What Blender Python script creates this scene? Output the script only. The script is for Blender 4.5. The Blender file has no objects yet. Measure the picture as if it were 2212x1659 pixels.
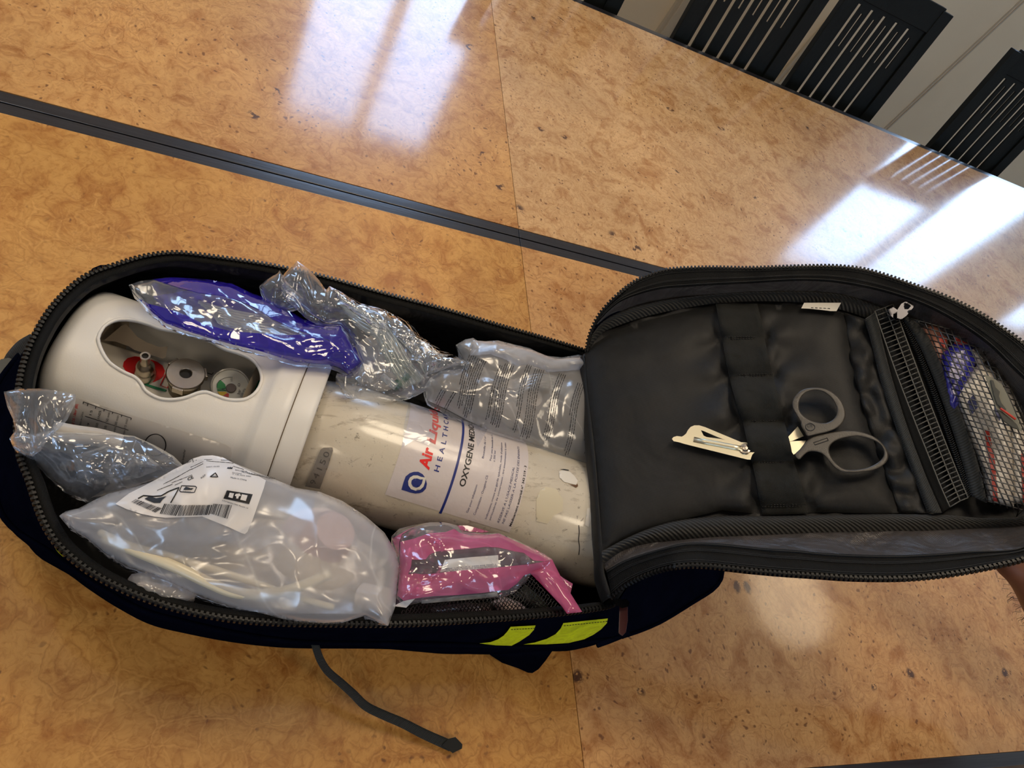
import bpy, bmesh, math, random
import numpy as np
from mathutils import Vector, Matrix, noise
from mathutils.geometry import delaunay_2d_cdt

random.seed(7)
sc = bpy.context.scene
col = sc.collection

# ------------------------------------------------------------------ camera
# Working units: table top is z = 0, x runs along the tables, y runs across them.
# Everything is scaled by S and lifted to the real table height TZ when it is linked.
S, TZ = 1.15, 0.75
FPX, CAMH = 1600.0, 0.7
R = np.array([[0.89972858, -0.08603749, 0.42788553],
              [0.15378381, -0.85500904, -0.49528788],
              [0.40845932, 0.51142653, -0.75604489]])
CAM = np.array([0, 0, CAMH])
cam_d = bpy.data.cameras.new('camera')
cam_d.sensor_width = 36.0
cam_d.lens = FPX / 2212 * 36.0
cam_d.clip_start = 0.02
cam_o = bpy.data.objects.new('camera', cam_d)
col.objects.link(cam_o)
Rw = R.T @ np.diag([1, -1, -1])
cam_o.matrix_world = Matrix.Translation((0, 0, CAMH * S + TZ)) @ Matrix(Rw.tolist()).to_4x4()
sc.camera = cam_o

sc.view_settings.view_transform = 'Standard'
sc.view_settings.look = 'None'
sc.view_settings.gamma = 1.0
sc.view_settings.use_curve_mapping = False
sc.view_settings.exposure = 0.24
sc.cycles.transparent_max_bounces = 24
sc.cycles.max_bounces = 8
sc.cycles.caustics_reflective = False
sc.cycles.caustics_refractive = False
sc.cycles.sample_clamp_indirect = 6.0

# ------------------------------------------------------------------ sky and room light
world = bpy.data.worlds.new('overcast_sky')
sc.world = world
world.use_nodes = True
wn = world.node_tree
bgn = wn.nodes['Background']
tcw = wn.nodes.new('ShaderNodeTexCoord')
spw = wn.nodes.new('ShaderNodeSeparateXYZ')
rpw = wn.nodes.new('ShaderNodeValToRGB')
wn.links.new(tcw.outputs['Generated'], spw.inputs[0])
wn.links.new(spw.outputs['Z'], rpw.inputs[0])
rpw.color_ramp.elements[0].position = 0.0
rpw.color_ramp.elements[0].color = (0.52, 0.69, 0.95, 1)
rpw.color_ramp.elements[1].position = 0.75
rpw.color_ramp.elements[1].color = (0.36, 0.58, 1.0, 1)
wn.links.new(rpw.outputs[0], bgn.inputs['Color'])
bgn.inputs['Strength'].default_value = 9.8

def area_light(name, loc, rot, size, size_y, power, color, shape='RECTANGLE'):
    l = bpy.data.lights.new(name, 'AREA')
    l.shape = shape
    l.size = size * S
    if shape == 'RECTANGLE':
        l.size_y = size_y * S
    l.energy = power
    l.color = color
    o = bpy.data.objects.new(name, l)
    o.location = (loc[0] * S, loc[1] * S, loc[2] * S + TZ)
    o.rotation_euler = rot
    col.objects.link(o)
    return l

CEIL = 1.60
YW = 2.30          # inner face of the window wall
FLOOR = -TZ / S
# ceiling downlights (first pair), then unseen lamps added as fill, lit from recesses
LAMPS = [(2.446, 0.726, 1.5), (0.52, 1.12, 5.0), (0.36, 0.62, 5.5), (0.85, -0.70, 6.0), (-0.75, 0.95, 5.0), (-0.60, -0.75, 3.0)]
for i, (lx, ly, lp) in enumerate(LAMPS):
    area_light('downlight_and_fill_lamp', (lx, ly, CEIL - 0.012), (0, 0, 0), 0.44, 0.44, lp, (1.0, 0.83, 0.62), 'DISK')
# mirrored windows, then unseen ones added along that wall and behind for fill
WINDOWS = [(0.18, 0.76), (2.58, 3.60)]
EXTRA_FILL = [(-2.45, -1.75), (4.3, 5.0)]  # unseen windows added further along to lighten the room
BACK_FILL = [(-1.3, -0.7), (3.2, 3.8)]  # unseen windows added behind the camera as fill daylight
XL, XR, YB = -2.6, 5.2, -2.4
SILL, WTOP = 0.33, 1.24
def portal(x0, x1, y, facing):
    l = bpy.data.lights.new('window_portal', 'AREA'); l.shape = 'RECTANGLE'
    l.size = (x1 - x0) * S; l.size_y = (WTOP - SILL) * S
    l.cycles.is_portal = True
    o = bpy.data.objects.new('window_portal', l); col.objects.link(o)
    o.location = ((x0 + x1) / 2 * S, y * S, (SILL + WTOP) / 2 * S + TZ)
    o.rotation_euler = (math.radians(-90 if facing < 0 else 90), 0, 0)
for a0, a1 in WINDOWS + EXTRA_FILL: portal(a0, a1, YW + 0.04, -1)
for a0, a1 in BACK_FILL: portal(a0, a1, YB - 0.04, 1)

# ------------------------------------------------------------------ pixel geometry helpers
def ray(px, py):
    return R.T @ np.array([px - 1106.0, py - 829.5, FPX])

def at(px, py, z=0.0):
    d = ray(px, py)
    return CAM + (z - CAMH) / d[2] * d

def onplane(px, py, p0, n):
    d = ray(px, py)
    return CAM + ((p0 - CAM) @ n) / (d @ n) * d

# ------------------------------------------------------------------ materials
def new_mat(name):
    m = bpy.data.materials.new(name)
    m.use_nodes = True
    nt = m.node_tree
    return m, nt, nt.nodes['Principled BSDF']

def srgb(r, g, b):
    f = lambda c: (c / 255.0 / 12.92) if c / 255.0 <= 0.04045 else ((c / 255.0 + 0.055) / 1.055) ** 2.4
    return (f(r), f(g), f(b), 1)

def node(nt, t, **kw):
    n = nt.nodes.new(t)
    for k, v in kw.items():
        if k in n.inputs:
            n.inputs[k].default_value = v
        else:
            setattr(n, k, v)
    return n

def noise_tex(nt, vec, scale, detail=3, rough=0.5, dist=0.0):
    n = node(nt, 'ShaderNodeTexNoise', Scale=scale, Detail=detail, Roughness=rough, Distortion=dist)
    if vec is not None:
        nt.links.new(vec, n.inputs['Vector'])
    return n.outputs['Fac']

def ramp(nt, fac, stops):
    r = nt.nodes.new('ShaderNodeValToRGB')
    e = r.color_ramp.elements
    while len(e) < len(stops):
        e.new(0.5)
    for el, (p, c) in zip(e, stops):
        el.position = p
        el.color = c if len(c) == 4 else (*c, 1)
    nt.links.new(fac, r.inputs[0])
    return r.outputs[0]

def gray(v):
    return (v, v, v, 1)

def mixc(nt, fac, a, b, mode='MIX'):
    m = nt.nodes.new('ShaderNodeMix')
    m.data_type = 'RGBA'
    m.blend_type = mode
    for sock, v in ((0, fac), (6, a), (7, b)):
        if hasattr(v, 'links'):
            nt.links.new(v, m.inputs[sock])
        else:
            m.inputs[sock].default_value = v
    return m.outputs[2]

def math_n(nt, op, a, b=None, c=None, clamp=False):
    m = nt.nodes.new('ShaderNodeMath')
    m.operation = op
    m.use_clamp = clamp
    for i, v in enumerate((a, b, c)):
        if v is None:
            continue
        if hasattr(v, 'links'):
            nt.links.new(v, m.inputs[i])
        else:
            m.inputs[i].default_value = v
    return m.outputs[0]

def schlick(nt, normal=None, f0=0.04):
    lw = node(nt, 'ShaderNodeLayerWeight', Blend=0.5)
    if normal is not None:
        nt.links.new(normal, lw.inputs['Normal'])
    p = math_n(nt, 'POWER', lw.outputs['Facing'], 5.0)
    return math_n(nt, 'MULTIPLY_ADD', p, 1.0 - f0, f0)

def bump(nt, h, strength, dist, normal=None):
    b = node(nt, 'ShaderNodeBump', Strength=strength, Distance=dist)
    nt.links.new(h, b.inputs['Height'])
    if normal is not None:
        nt.links.new(normal, b.inputs['Normal'])
    return b.outputs['Normal']

def plain(name, c, rough=0.5, metal=0.0, spec=0.5, bumps=None, coat=0.0, vary=0.0, vscale=12, sheen=0.0):
    m, nt, b = new_mat(name)
    b.inputs['Base Color'].default_value = c
    b.inputs['Roughness'].default_value = rough
    b.inputs['Metallic'].default_value = metal
    b.inputs['Specular IOR Level'].default_value = spec
    b.inputs['Coat Weight'].default_value = coat
    b.inputs['Coat Roughness'].default_value = 0.15
    b.inputs['Sheen Weight'].default_value = sheen
    tc = nt.nodes.new('ShaderNodeTexCoord').outputs['Object']
    if vary:
        f = noise_tex(nt, tc, vscale, 4, 0.6)
        cc = ramp(nt, f, [(0.3, tuple(x * (1 - vary) for x in c[:3])), (0.7, tuple(min(1, x * (1 + vary)) for x in c[:3]))])
        nt.links.new(cc, b.inputs['Base Color'])
    if bumps:
        f = noise_tex(nt, tc, bumps[0], 3, 0.6)
        nt.links.new(bump(nt, f, bumps[1], bumps[2]), b.inputs['Normal'])
    return m

def burl(name, seed, tint, cell=24.0, pipcut=0.55, fig=1.0):
    """Book-matched burl veneer under a satin lacquer."""
    m, nt, b = new_mat(name)
    tc = nt.nodes.new('ShaderNodeTexCoord').outputs['Object']
    sep = nt.nodes.new('ShaderNodeSeparateXYZ')
    nt.links.new(tc, sep.inputs[0])
    x = math_n(nt, 'ADD', sep.outputs['X'], seed * 1.7)
    leaf = 0.405
    xm = math_n(nt, 'PINGPONG', x, leaf)
    com = nt.nodes.new('ShaderNodeCombineXYZ')
    nt.links.new(xm, com.inputs[0])
    ym = math_n(nt, 'ABSOLUTE', math_n(nt, 'SUBTRACT', sep.outputs['Y'], 0.728 * S))
    nt.links.new(ym, com.inputs[1])
    com.inputs[2].default_value = seed * 3.1
    v = com.outputs[0]
    # swirl the coordinate
    def warped(src, scale, amp, det=2.0):
        n1 = node(nt, 'ShaderNodeTexNoise', Scale=scale, Detail=det)
        nt.links.new(src, n1.inputs['Vector'])
        wp = nt.nodes.new('ShaderNodeVectorMath'); wp.operation = 'MULTIPLY_ADD'
        nt.links.new(n1.outputs['Color'], wp.inputs[0])
        wp.inputs[1].default_value = (amp, amp, 0.0)
        nt.links.new(src, wp.inputs[2])
        return wp.outputs[0]
    w1 = warped(v, 5.0, 0.06, 1.0)
    w = warped(w1, 40.0, 0.022, 3.0)
    def vor(vec, scale, feat='F1'):
        n = node(nt, 'ShaderNodeTexVoronoi', Scale=scale, Randomness=1.0)
        n.feature = feat
        nt.links.new(vec, n.inputs['Vector'])
        return n
    big = noise_tex(nt, v, 3.2, 3, 0.55)
    mid = noise_tex(nt, w, 24, 5, 0.65, 0.8)
    fine = noise_tex(nt, w, 150, 4, 0.7, 0.6)
    grow = ramp(nt, noise_tex(nt, v, 7.5, 3, 0.6), [(0.40, gray(0.05)), (0.58, gray(1))])
    # rounded burl cells: pale raised rims with a dark groove beside them
    sA, sB = cell, cell * 2.3
    eA = vor(w, sA, 'DISTANCE_TO_EDGE').outputs['Distance']
    eB = vor(w, sB, 'DISTANCE_TO_EDGE').outputs['Distance']
    A1 = vor(w, sA); B1 = vor(w, sB)
    rimA = ramp(nt, eA, [(0.0, gray(1)), (0.010, gray(0.8)), (0.028, gray(0))])
    grA = ramp(nt, eA, [(0.015, gray(0)), (0.04, gray(1)), (0.10, gray(0))])
    rimB = ramp(nt, eB, [(0.0, gray(0.8)), (0.02, gray(0.5)), (0.055, gray(0))])
    grB = ramp(nt, eB, [(0.03, gray(0)), (0.07, gray(0.8)), (0.16, gray(0))])
    eye = ramp(nt, math_n(nt, 'PINGPONG', math_n(nt, 'MULTIPLY', A1.outputs['Distance'], 3.2), 0.5), [(0.0, gray(1)), (0.10, gray(0.2)), (0.2, gray(0))])
    spA = nt.nodes.new('ShaderNodeSeparateColor'); nt.links.new(A1.outputs['Color'], spA.inputs[0])
    eye = math_n(nt, 'MULTIPLY', eye, math_n(nt, 'GREATER_THAN', spA.outputs[1], 0.5))
    # pips in loose clusters, and a few ragged near-black knots
    vo = vor(w, 105.0)
    pip = ramp(nt, vo.outputs['Distance'], [(0.0, gray(1)), (0.15, gray(0.85)), (0.27, gray(0))])
    sepc = nt.nodes.new('ShaderNodeSeparateColor')
    nt.links.new(vo.outputs['Color'], sepc.inputs[0])
    keep = math_n(nt, 'GREATER_THAN', sepc.outputs[0], 0.5)
    clus = ramp(nt, noise_tex(nt, v, 13.0, 3, 0.6), [(pipcut, gray(0.0)), (pipcut + 0.09, gray(1))])
    pips = math_n(nt, 'MULTIPLY', math_n(nt, 'MULTIPLY', pip, keep), clus)
    vo2 = vor(w, 17.0)
    knot = ramp(nt, vo2.outputs['Distance'], [(0.0, gray(1)), (0.10, gray(0.95)), (0.17, gray(0))])
    sc2 = nt.nodes.new('ShaderNodeSeparateColor')
    nt.links.new(vo2.outputs['Color'], sc2.inputs[0])
    keep2 = math_n(nt, 'GREATER_THAN', sc2.outputs[1], 0.68)
    rag = ramp(nt, noise_tex(nt, w, 110, 3, 0.6), [(0.46, gray(0)), (0.50, gray(1))])
    knots = math_n(nt, 'MULTIPLY', math_n(nt, 'MULTIPLY', knot, keep2), rag)
    t = tint
    c = ramp(nt, big, [(0.30, tuple(q * 0.86 for q in t)), (0.72, tuple(min(1, q * 1.12) for q in t))])
    c = mixc(nt, 1.0, c, ramp(nt, mid, [(0.33, (0.70, 0.56, 0.42)), (0.5, (1, 1, 1)), (0.72, (1.14, 1.20, 1.28))]), 'MULTIPLY')
    c = mixc(nt, 1.0, c, ramp(nt, fine, [(0.32, (0.80, 0.72, 0.62)), (0.52, (1.02, 1.02, 1.02))]), 'MULTIPLY')
    dk = tuple(q * k for q, k in zip(t, (0.50, 0.36, 0.24))) + (1,); lt = tuple(min(1, q * k) for q, k in zip(t, (1.22, 1.32, 1.6))) + (1,)
    gg = math_n(nt, 'MULTIPLY', grow, fig)
    c = mixc(nt, math_n(nt, 'MULTIPLY', math_n(nt, 'MULTIPLY', grA, 0.42), gg), c, dk)
    c = mixc(nt, math_n(nt, 'MULTIPLY', math_n(nt, 'MULTIPLY', grB, 0.36), gg), c, dk)
    c = mixc(nt, math_n(nt, 'MULTIPLY', math_n(nt, 'MULTIPLY', rimA, 0.34), gg), c, lt)
    c = mixc(nt, math_n(nt, 'MULTIPLY', math_n(nt, 'MULTIPLY', rimB, 0.20), gg), c, lt)
    c = mixc(nt, math_n(nt, 'MULTIPLY', eye, 0.42), c, dk)
    c = mixc(nt, math_n(nt, 'MULTIPLY', pips, 0.85), c, (0.14, 0.045, 0.012, 1))
    c = mixc(nt, math_n(nt, 'MULTIPLY', knots, 0.92), c, (0.055, 0.018, 0.012, 1))
    nt.links.new(c, b.inputs['Base Color'])
    b.inputs['Roughness'].default_value = 0.42
    b.inputs['Specular IOR Level'].default_value = 0.25
    b.inputs['Coat Weight'].default_value = 1.0
    b.inputs['Coat IOR'].default_value = 1.55
    smear = noise_tex(nt, tc, 5.0, 3, 0.6)
    nt.links.new(ramp(nt, smear, [(0.3, gray(0.085)), (0.75, gray(0.13))]), b.inputs['Coat Roughness'])
    orange = noise_tex(nt, tc, 160, 2, 0.5)
    nb = node(nt, 'ShaderNodeBump', Strength=0.05, Distance=0.0006)
    nt.links.new(orange, nb.inputs['Height'])
    nt.links.new(nb.outputs[0], b.inputs['Coat Normal'])
    return m

def fabric(name, c, rough=0.6, weave=1500, strength=0.35, wrinkle=None, sheen=0.03, spec=0.2, vary=0.25):
    m, nt, b = new_mat(name)
    tc = nt.nodes.new('ShaderNodeTexCoord').outputs['Object']
    f = noise_tex(nt, tc, 40, 4, 0.65)
    cc = ramp(nt, f, [(0.3, tuple(x * (1 - vary) for x in c[:3])), (0.7, tuple(x * (1 + vary) for x in c[:3]))])
    nt.links.new(cc, b.inputs['Base Color'])
    b.inputs['Roughness'].default_value = rough
    b.inputs['Specular IOR Level'].default_value = spec
    b.inputs['Sheen Weight'].default_value = sheen
    b.inputs['Sheen Roughness'].default_value = 0.5
    w1 = node(nt, 'ShaderNodeTexWave', Scale=weave / 6.28, bands_direction='X')
    w2 = node(nt, 'ShaderNodeTexWave', Scale=weave / 6.28, bands_direction='Y')
    nt.links.new(tc, w1.inputs[0]); nt.links.new(tc, w2.inputs[0])
    h = math_n(nt, 'ADD', w1.outputs['Fac'], w2.outputs['Fac'])
    nrm = bump(nt, h, strength, 0.0004)
    if wrinkle:
        wr = noise_tex(nt, tc, wrinkle[0], 3, 0.5, 1.0)
        nrm = bump(nt, wr, wrinkle[1], wrinkle[2], nrm)
    nt.links.new(nrm, b.inputs['Normal'])
    return m

def banded(name, c1, c2, freq, slant=0.0, rough=0.65, depth=0.0006, strength=0.8, sharp=0.5):
    """Ribbed webbing or twill binding; stripes run across a UV-mapped band (u = length in m)."""
    m, nt, b = new_mat(name)
    uv = nt.nodes.new('ShaderNodeTexCoord').outputs['UV']
    sep = nt.nodes.new('ShaderNodeSeparateXYZ')
    nt.links.new(uv, sep.inputs[0])
    k = math_n(nt, 'ADD', math_n(nt, 'MULTIPLY', sep.outputs[0], freq), math_n(nt, 'MULTIPLY', sep.outputs[1], slant))
    t = math_n(nt, 'PINGPONG', k, 0.5)
    f = math_n(nt, 'MULTIPLY', t, 2.0)
    c = ramp(nt, f, [(0.0, c1), (sharp, c2)])
    nt.links.new(c, b.inputs['Base Color'])
    b.inputs['Roughness'].default_value = rough
    b.inputs['Sheen Weight'].default_value = 0.1
    nt.links.new(bump(nt, f, strength, depth), b.inputs['Normal'])
    return m

def film(name, tint=(0.93, 0.95, 1.0), milk=0.12, milkcol=(0.8, 0.82, 0.85), rough=0.08, gloss=1.0, wr=(30, 0.5, 0.004), edge=0.35):
    """Thin plastic film: see-through, milky where it folds or turns edge-on, glossy on top."""
    m = bpy.data.materials.new(name)
    m.use_nodes = True
    nt = m.node_tree
    nt.nodes.clear()
    out = nt.nodes.new('ShaderNodeOutputMaterial')
    tc = nt.nodes.new('ShaderNodeTexCoord').outputs['Object']
    wf = noise_tex(nt, tc, wr[0], 3, 0.5, 0.8)
    ridge = math_n(nt, 'PINGPONG', math_n(nt, 'MULTIPLY', wf, 2.2), 0.5)
    nrm = bump(nt, ridge, wr[1], wr[2])
    tr = node(nt, 'ShaderNodeBsdfTransparent', Color=(*tint, 1))
    df = node(nt, 'ShaderNodeBsdfDiffuse', Color=(*milkcol, 1))
    tl = node(nt, 'ShaderNodeBsdfTranslucent', Color=(*milkcol, 1))
    nt.links.new(nrm, df.inputs['Normal'])
    mk = nt.nodes.new('ShaderNodeMixShader'); mk.inputs[0].default_value = 0.4
    nt.links.new(df.outputs[0], mk.inputs[1]); nt.links.new(tl.outputs[0], mk.inputs[2])
    lw = node(nt, 'ShaderNodeLayerWeight', Blend=0.35)
    nt.links.new(nrm, lw.inputs['Normal'])
    cr = ramp(nt, ridge, [(0.0, gray(0.5)), (0.02, gray(0.08)), (0.1, gray(0.0))])
    fac = math_n(nt, 'ADD', milk, math_n(nt, 'MULTIPLY', lw.outputs['Facing'], edge))
    fac = math_n(nt, 'ADD', fac, math_n(nt, 'MULTIPLY', cr, 0.35), clamp=True)
    m1 = nt.nodes.new('ShaderNodeMixShader')
    nt.links.new(fac, m1.inputs[0]); nt.links.new(tr.outputs[0], m1.inputs[1]); nt.links.new(mk.outputs[0], m1.inputs[2])
    gl = node(nt, 'ShaderNodeBsdfGlossy', Roughness=rough)
    gl.inputs['Color'].default_value = (1, 1, 1, 1)
    nt.links.new(nrm, gl.inputs['Normal'])
    gf = math_n(nt, 'MULTIPLY', schlick(nt, nrm, 0.05), gloss, clamp=True)
    m2 = nt.nodes.new('ShaderNodeMixShader')
    nt.links.new(gf, m2.inputs[0]); nt.links.new(m1.outputs[0], m2.inputs[1]); nt.links.new(gl.outputs[0], m2.inputs[2])
    nt.links.new(m2.outputs[0], out.inputs['Surface'])
    return m

def emit(name, c, s):
    m = bpy.data.materials.new(name); m.use_nodes = True
    nt = m.node_tree; nt.nodes.clear()
    o = nt.nodes.new('ShaderNodeOutputMaterial')
    e = node(nt, 'ShaderNodeEmission', Color=c, Strength=s)
    nt.links.new(e.outputs[0], o.inputs[0])
    return m

# ------------------------------------------------------------------ object helpers
ORG = {}

def W(p):
    return Vector((p[0] * S, p[1] * S, p[2] * S + TZ))

def tag(o, label=None, cat=None, group=None, kind=None):
    if label: o['label'] = label
    if cat: o['category'] = cat
    if group: o['group'] = group
    if kind: o['kind'] = kind
    return o

def thing(name, label, cat, base, group=None):
    o = bpy.data.objects.new(name, None)
    o.empty_display_size = 0.02
    o.location = W(base)
    ORG[o.name] = W(base)
    col.objects.link(o)
    return tag(o, label, cat, group)

def obj(name, verts, faces, mat, parent=None, smooth=True, fmat=None, uvs=None, label=None, base=None):
    verts = np.asarray(verts, dtype=float)
    wv = verts * S
    wv[:, 2] += TZ
    if parent is not None:
        org = ORG[parent.name]
    elif base is not None:
        org = W(base)
    else:
        org = Vector((float(wv[:, 0].mean()), float(wv[:, 1].mean()), float(wv[:, 2].min())))
    wv = wv - np.array(org)
    me = bpy.data.meshes.new(name)
    me.from_pydata(wv.tolist(), [], [list(map(int, f)) for f in faces])
    mats = mat if isinstance(mat, (list, tuple)) else [mat]
    for mm in mats:
        me.materials.append(mm)
    if fmat is not None:
        me.polygons.foreach_set('material_index', [int(k) for k in fmat])
    if uvs is not None:
        l = me.uv_layers.new(name='UVMap')
        li = np.empty(len(me.loops), dtype=np.int32)
        me.loops.foreach_get('vertex_index', li)
        l.data.foreach_set('uv', np.asarray(uvs, dtype=np.float32)[li].ravel())
    if smooth:
        me.polygons.foreach_set('use_smooth', [True] * len(me.polygons))
    me.update()
    o = bpy.data.objects.new(name, me)
    col.objects.link(o)
    ORG[o.name] = org
    if parent is not None:
        o.parent = parent
        o.location = (0, 0, 0)
    else:
        o.location = org
    if label: o['label'] = label
    return o

def bevel(o, w, seg=2, angle=0.6):
    md = o.modifiers.new('bevel', 'BEVEL')
    md.width = w * S; md.segments = seg; md.limit_method = 'ANGLE'; md.angle_limit = angle
    for p in o.data.polygons: p.use_smooth = True
    ws = o.modifiers.new('wn', 'WEIGHTED_NORMAL')
    return o

class MB:
    def __init__(s): s.v = []; s.f = []; s.m = []; s.uv = []; s.cur = 0; s.sharp = False
    def add(s, vs, fs, uv=None):
        o = len(s.v)
        s.v += [tuple(map(float, q)) for q in vs]
        s.uv += ([tuple(q) for q in uv] if uv is not None else [(0, 0)] * len(vs))
        s.f += [[i + o for i in f] for f in fs]
        s.m += [s.cur] * len(fs)
        return s
    def box(s, x0, x1, y0, y1, z0, z1):
        vs = [(x, y, z) for z in (z0, z1) for y in (y0, y1) for x in (x0, x1)]
        return s.add(vs, [(0, 2, 3, 1), (4, 5, 7, 6), (0, 1, 5, 4), (2, 6, 7, 3), (0, 4, 6, 2), (1, 3, 7, 5)])
    def obox(s, c, ax, ay, az, hx, hy, hz):
        c = np.array(c, float); ax, ay, az = (np.array(q, float) for q in (ax, ay, az))
        vs = [c + ax * hx * i + ay * hy * j + az * hz * k for k in (-1, 1) for j in (-1, 1) for i in (-1, 1)]
        return s.add(vs, [(0, 2, 3, 1), (4, 5, 7, 6), (0, 1, 5, 4), (2, 6, 7, 3), (0, 4, 6, 2), (1, 3, 7, 5)])
    def tube(s, pts, r, n=8, closed=False, cap=True, flat=1.0, up=None, uvlen=False):
        P = np.array(pts, float); N = len(P)
        if np.isscalar(r): r = [r] * N
        T = np.zeros_like(P)
        for i in range(N):
            a = P[(i - 1) % N] if (closed or i) else P[i]
            b = P[(i + 1) % N] if (closed or i < N - 1) else P[i]
            t = b - a; T[i] = t / (np.linalg.norm(t) + 1e-12)
        u = np.array(up if up is not None else (0, 0, 1.0), float)
        if abs(u @ T[0]) > 0.95: u = np.array([1.0, 0, 0])
        vs = []; uv = []; L = 0
        for i in range(N):
            if i: L += np.linalg.norm(P[i] - P[i - 1])
            if up is not None: u = np.array(up, float)
            side = np.cross(T[i], u); side /= (np.linalg.norm(side) + 1e-12)
            uu = np.cross(side, T[i]); 
            if up is None: u = uu
            for k in range(n):
                a = 2 * math.pi * k / n
                vs.append(P[i] + r[i] * (math.cos(a) * side + flat * math.sin(a) * uu))
                uv.append((L * S, k / n))
        fs = []
        for i in range(N if closed else N - 1):
            j = (i + 1) % N
            for k in range(n):
                fs.append((i * n + k, i * n + (k + 1) % n, j * n + (k + 1) % n, j * n + k))
        if cap and not closed:
            fs.append(tuple(range(n))[::-1]); fs.append(tuple((N - 1) * n + k for k in range(n)))
        return s.add(vs, fs, uv)
    def lathe(s, prof, c, ax, n=32):
        """prof: list of (radius, height along ax)"""
        ax = np.array(ax, float); ax /= np.linalg.norm(ax); s.sharp = True
        t = np.array([1.0, 0, 0]) if abs(ax[0]) < 0.9 else np.array([0, 1.0, 0])
        e1 = np.cross(ax, t); e1 /= np.linalg.norm(e1); e2 = np.cross(ax, e1)
        c = np.array(c, float); vs = []
        for r_, h_ in prof:
            for k in range(n):
                a = 2 * math.pi * k / n
                vs.append(c + ax * h_ + r_ * (math.cos(a) * e1 + math.sin(a) * e2))
        fs = []
        for i in range(len(prof) - 1):
            for k in range(n):
                fs.append((i * n + k, i * n + (k + 1) % n, (i + 1) * n + (k + 1) % n, (i + 1) * n + k))
        return s.add(vs, fs)
    def grid(s, rows, closed=False, uv=None):
        """rows: list of equal-length point lists; lofts between them"""
        n = len(rows[0]); vs = [p for r in rows for p in r]; fs = []
        for i in range(len(rows) - 1):
            for k in range(n if closed else n - 1):
                j = (k + 1) % n
                fs.append((i * n + k, i * n + j, (i + 1) * n + j, (i + 1) * n + k))
        if uv is None:
            uv = []
            for i, r in enumerate(rows):
                L = 0
                for k, p in enumerate(r):
                    if k: L += float(np.linalg.norm(np.array(p) - np.array(rows[0][k - 1]) * 0 - np.array(r[k - 1])))
                    uv.append((L * S, i / max(1, len(rows) - 1)))
        return s.add(vs, fs, uv)
    def build(s, name, mat, parent=None, smooth=True, label=None, base=None, kind=None):
        o = obj(name, s.v, s.f, mat, parent, smooth, s.m if isinstance(mat, (list, tuple)) else None, s.uv, label, base)
        if kind: o['kind'] = kind
        if s.sharp:
            o.modifiers.new('es', 'EDGE_SPLIT').split_angle = 0.6
        return o

def solidify(o, t, offset=-1.0):
    md = o.modifiers.new('solid', 'SOLIDIFY'); md.thickness = t * S; md.offset = offset
    return o

def copy_tree(o, parent=None):
    c = o.copy(); col.objects.link(c)
    if parent is not None: c.parent = parent
    for ch in list(o.children): copy_tree(ch, c)
    return c

def resample(pts, n, closed=False, smooth=True):
    P = np.array(pts, float)
    if closed: P = np.vstack([P, P[:1]])
    if smooth and len(P) > 3:   # Catmull-Rom
        Q = []
        N = len(P)
        for i in range(N - 1):
            p0 = P[i - 1] if i else (P[-2] if closed else 2 * P[0] - P[1])
            p3 = P[i + 2] if i + 2 < N else (P[1] if closed else 2 * P[-1] - P[-2])
            p1, p2 = P[i], P[i + 1]
            for t in np.linspace(0, 1, 8, endpoint=False):
                Q.append(0.5 * (2 * p1 + (p2 - p0) * t + (2 * p0 - 5 * p1 + 4 * p2 - p3) * t * t + (3 * p1 - p0 - 3 * p2 + p3) * t ** 3))
        Q.append(P[-1]); P = np.array(Q)
    d = np.r_[0, np.cumsum(np.linalg.norm(np.diff(P, axis=0), axis=1))]
    s = np.linspace(0, d[-1], n + 1 if closed else n)
    if closed: s = s[:-1]
    return np.stack([np.interp(s, d, P[:, k]) for k in range(P.shape[1])], 1)

def inpoly(x, y, poly):
    """vectorised point-in-polygon"""
    x = np.atleast_1d(x); y = np.atleast_1d(y)
    P = np.array(poly, float)[:, :2]; ins = np.zeros(x.shape, bool); j = len(P) - 1
    for i in range(len(P)):
        xi, yi = P[i]; xj, yj = P[j]
        c = ((yi > y) != (yj > y)) & (x < (xj - xi) * (y - yi) / (yj - yi + 1e-12) + xi)
        ins ^= c; j = i
    return ins

def polydist(x, y, poly, closed=True):
    P = np.array(poly, float)[:, :2]
    Q = np.roll(P, -1, axis=0)
    if not closed: P, Q = P[:-1], Q[:-1]
    best = np.full(x.shape, 1e9)
    for (a, b), (c, d) in zip(P, Q):
        dx, dy = c - a, d - b
        t = np.clip(((x - a) * dx + (y - b) * dy) / (dx * dx + dy * dy + 1e-12), 0, 1)
        best = np.minimum(best, np.hypot(x - a - t * dx, y - b - t * dy))
    return best

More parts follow.
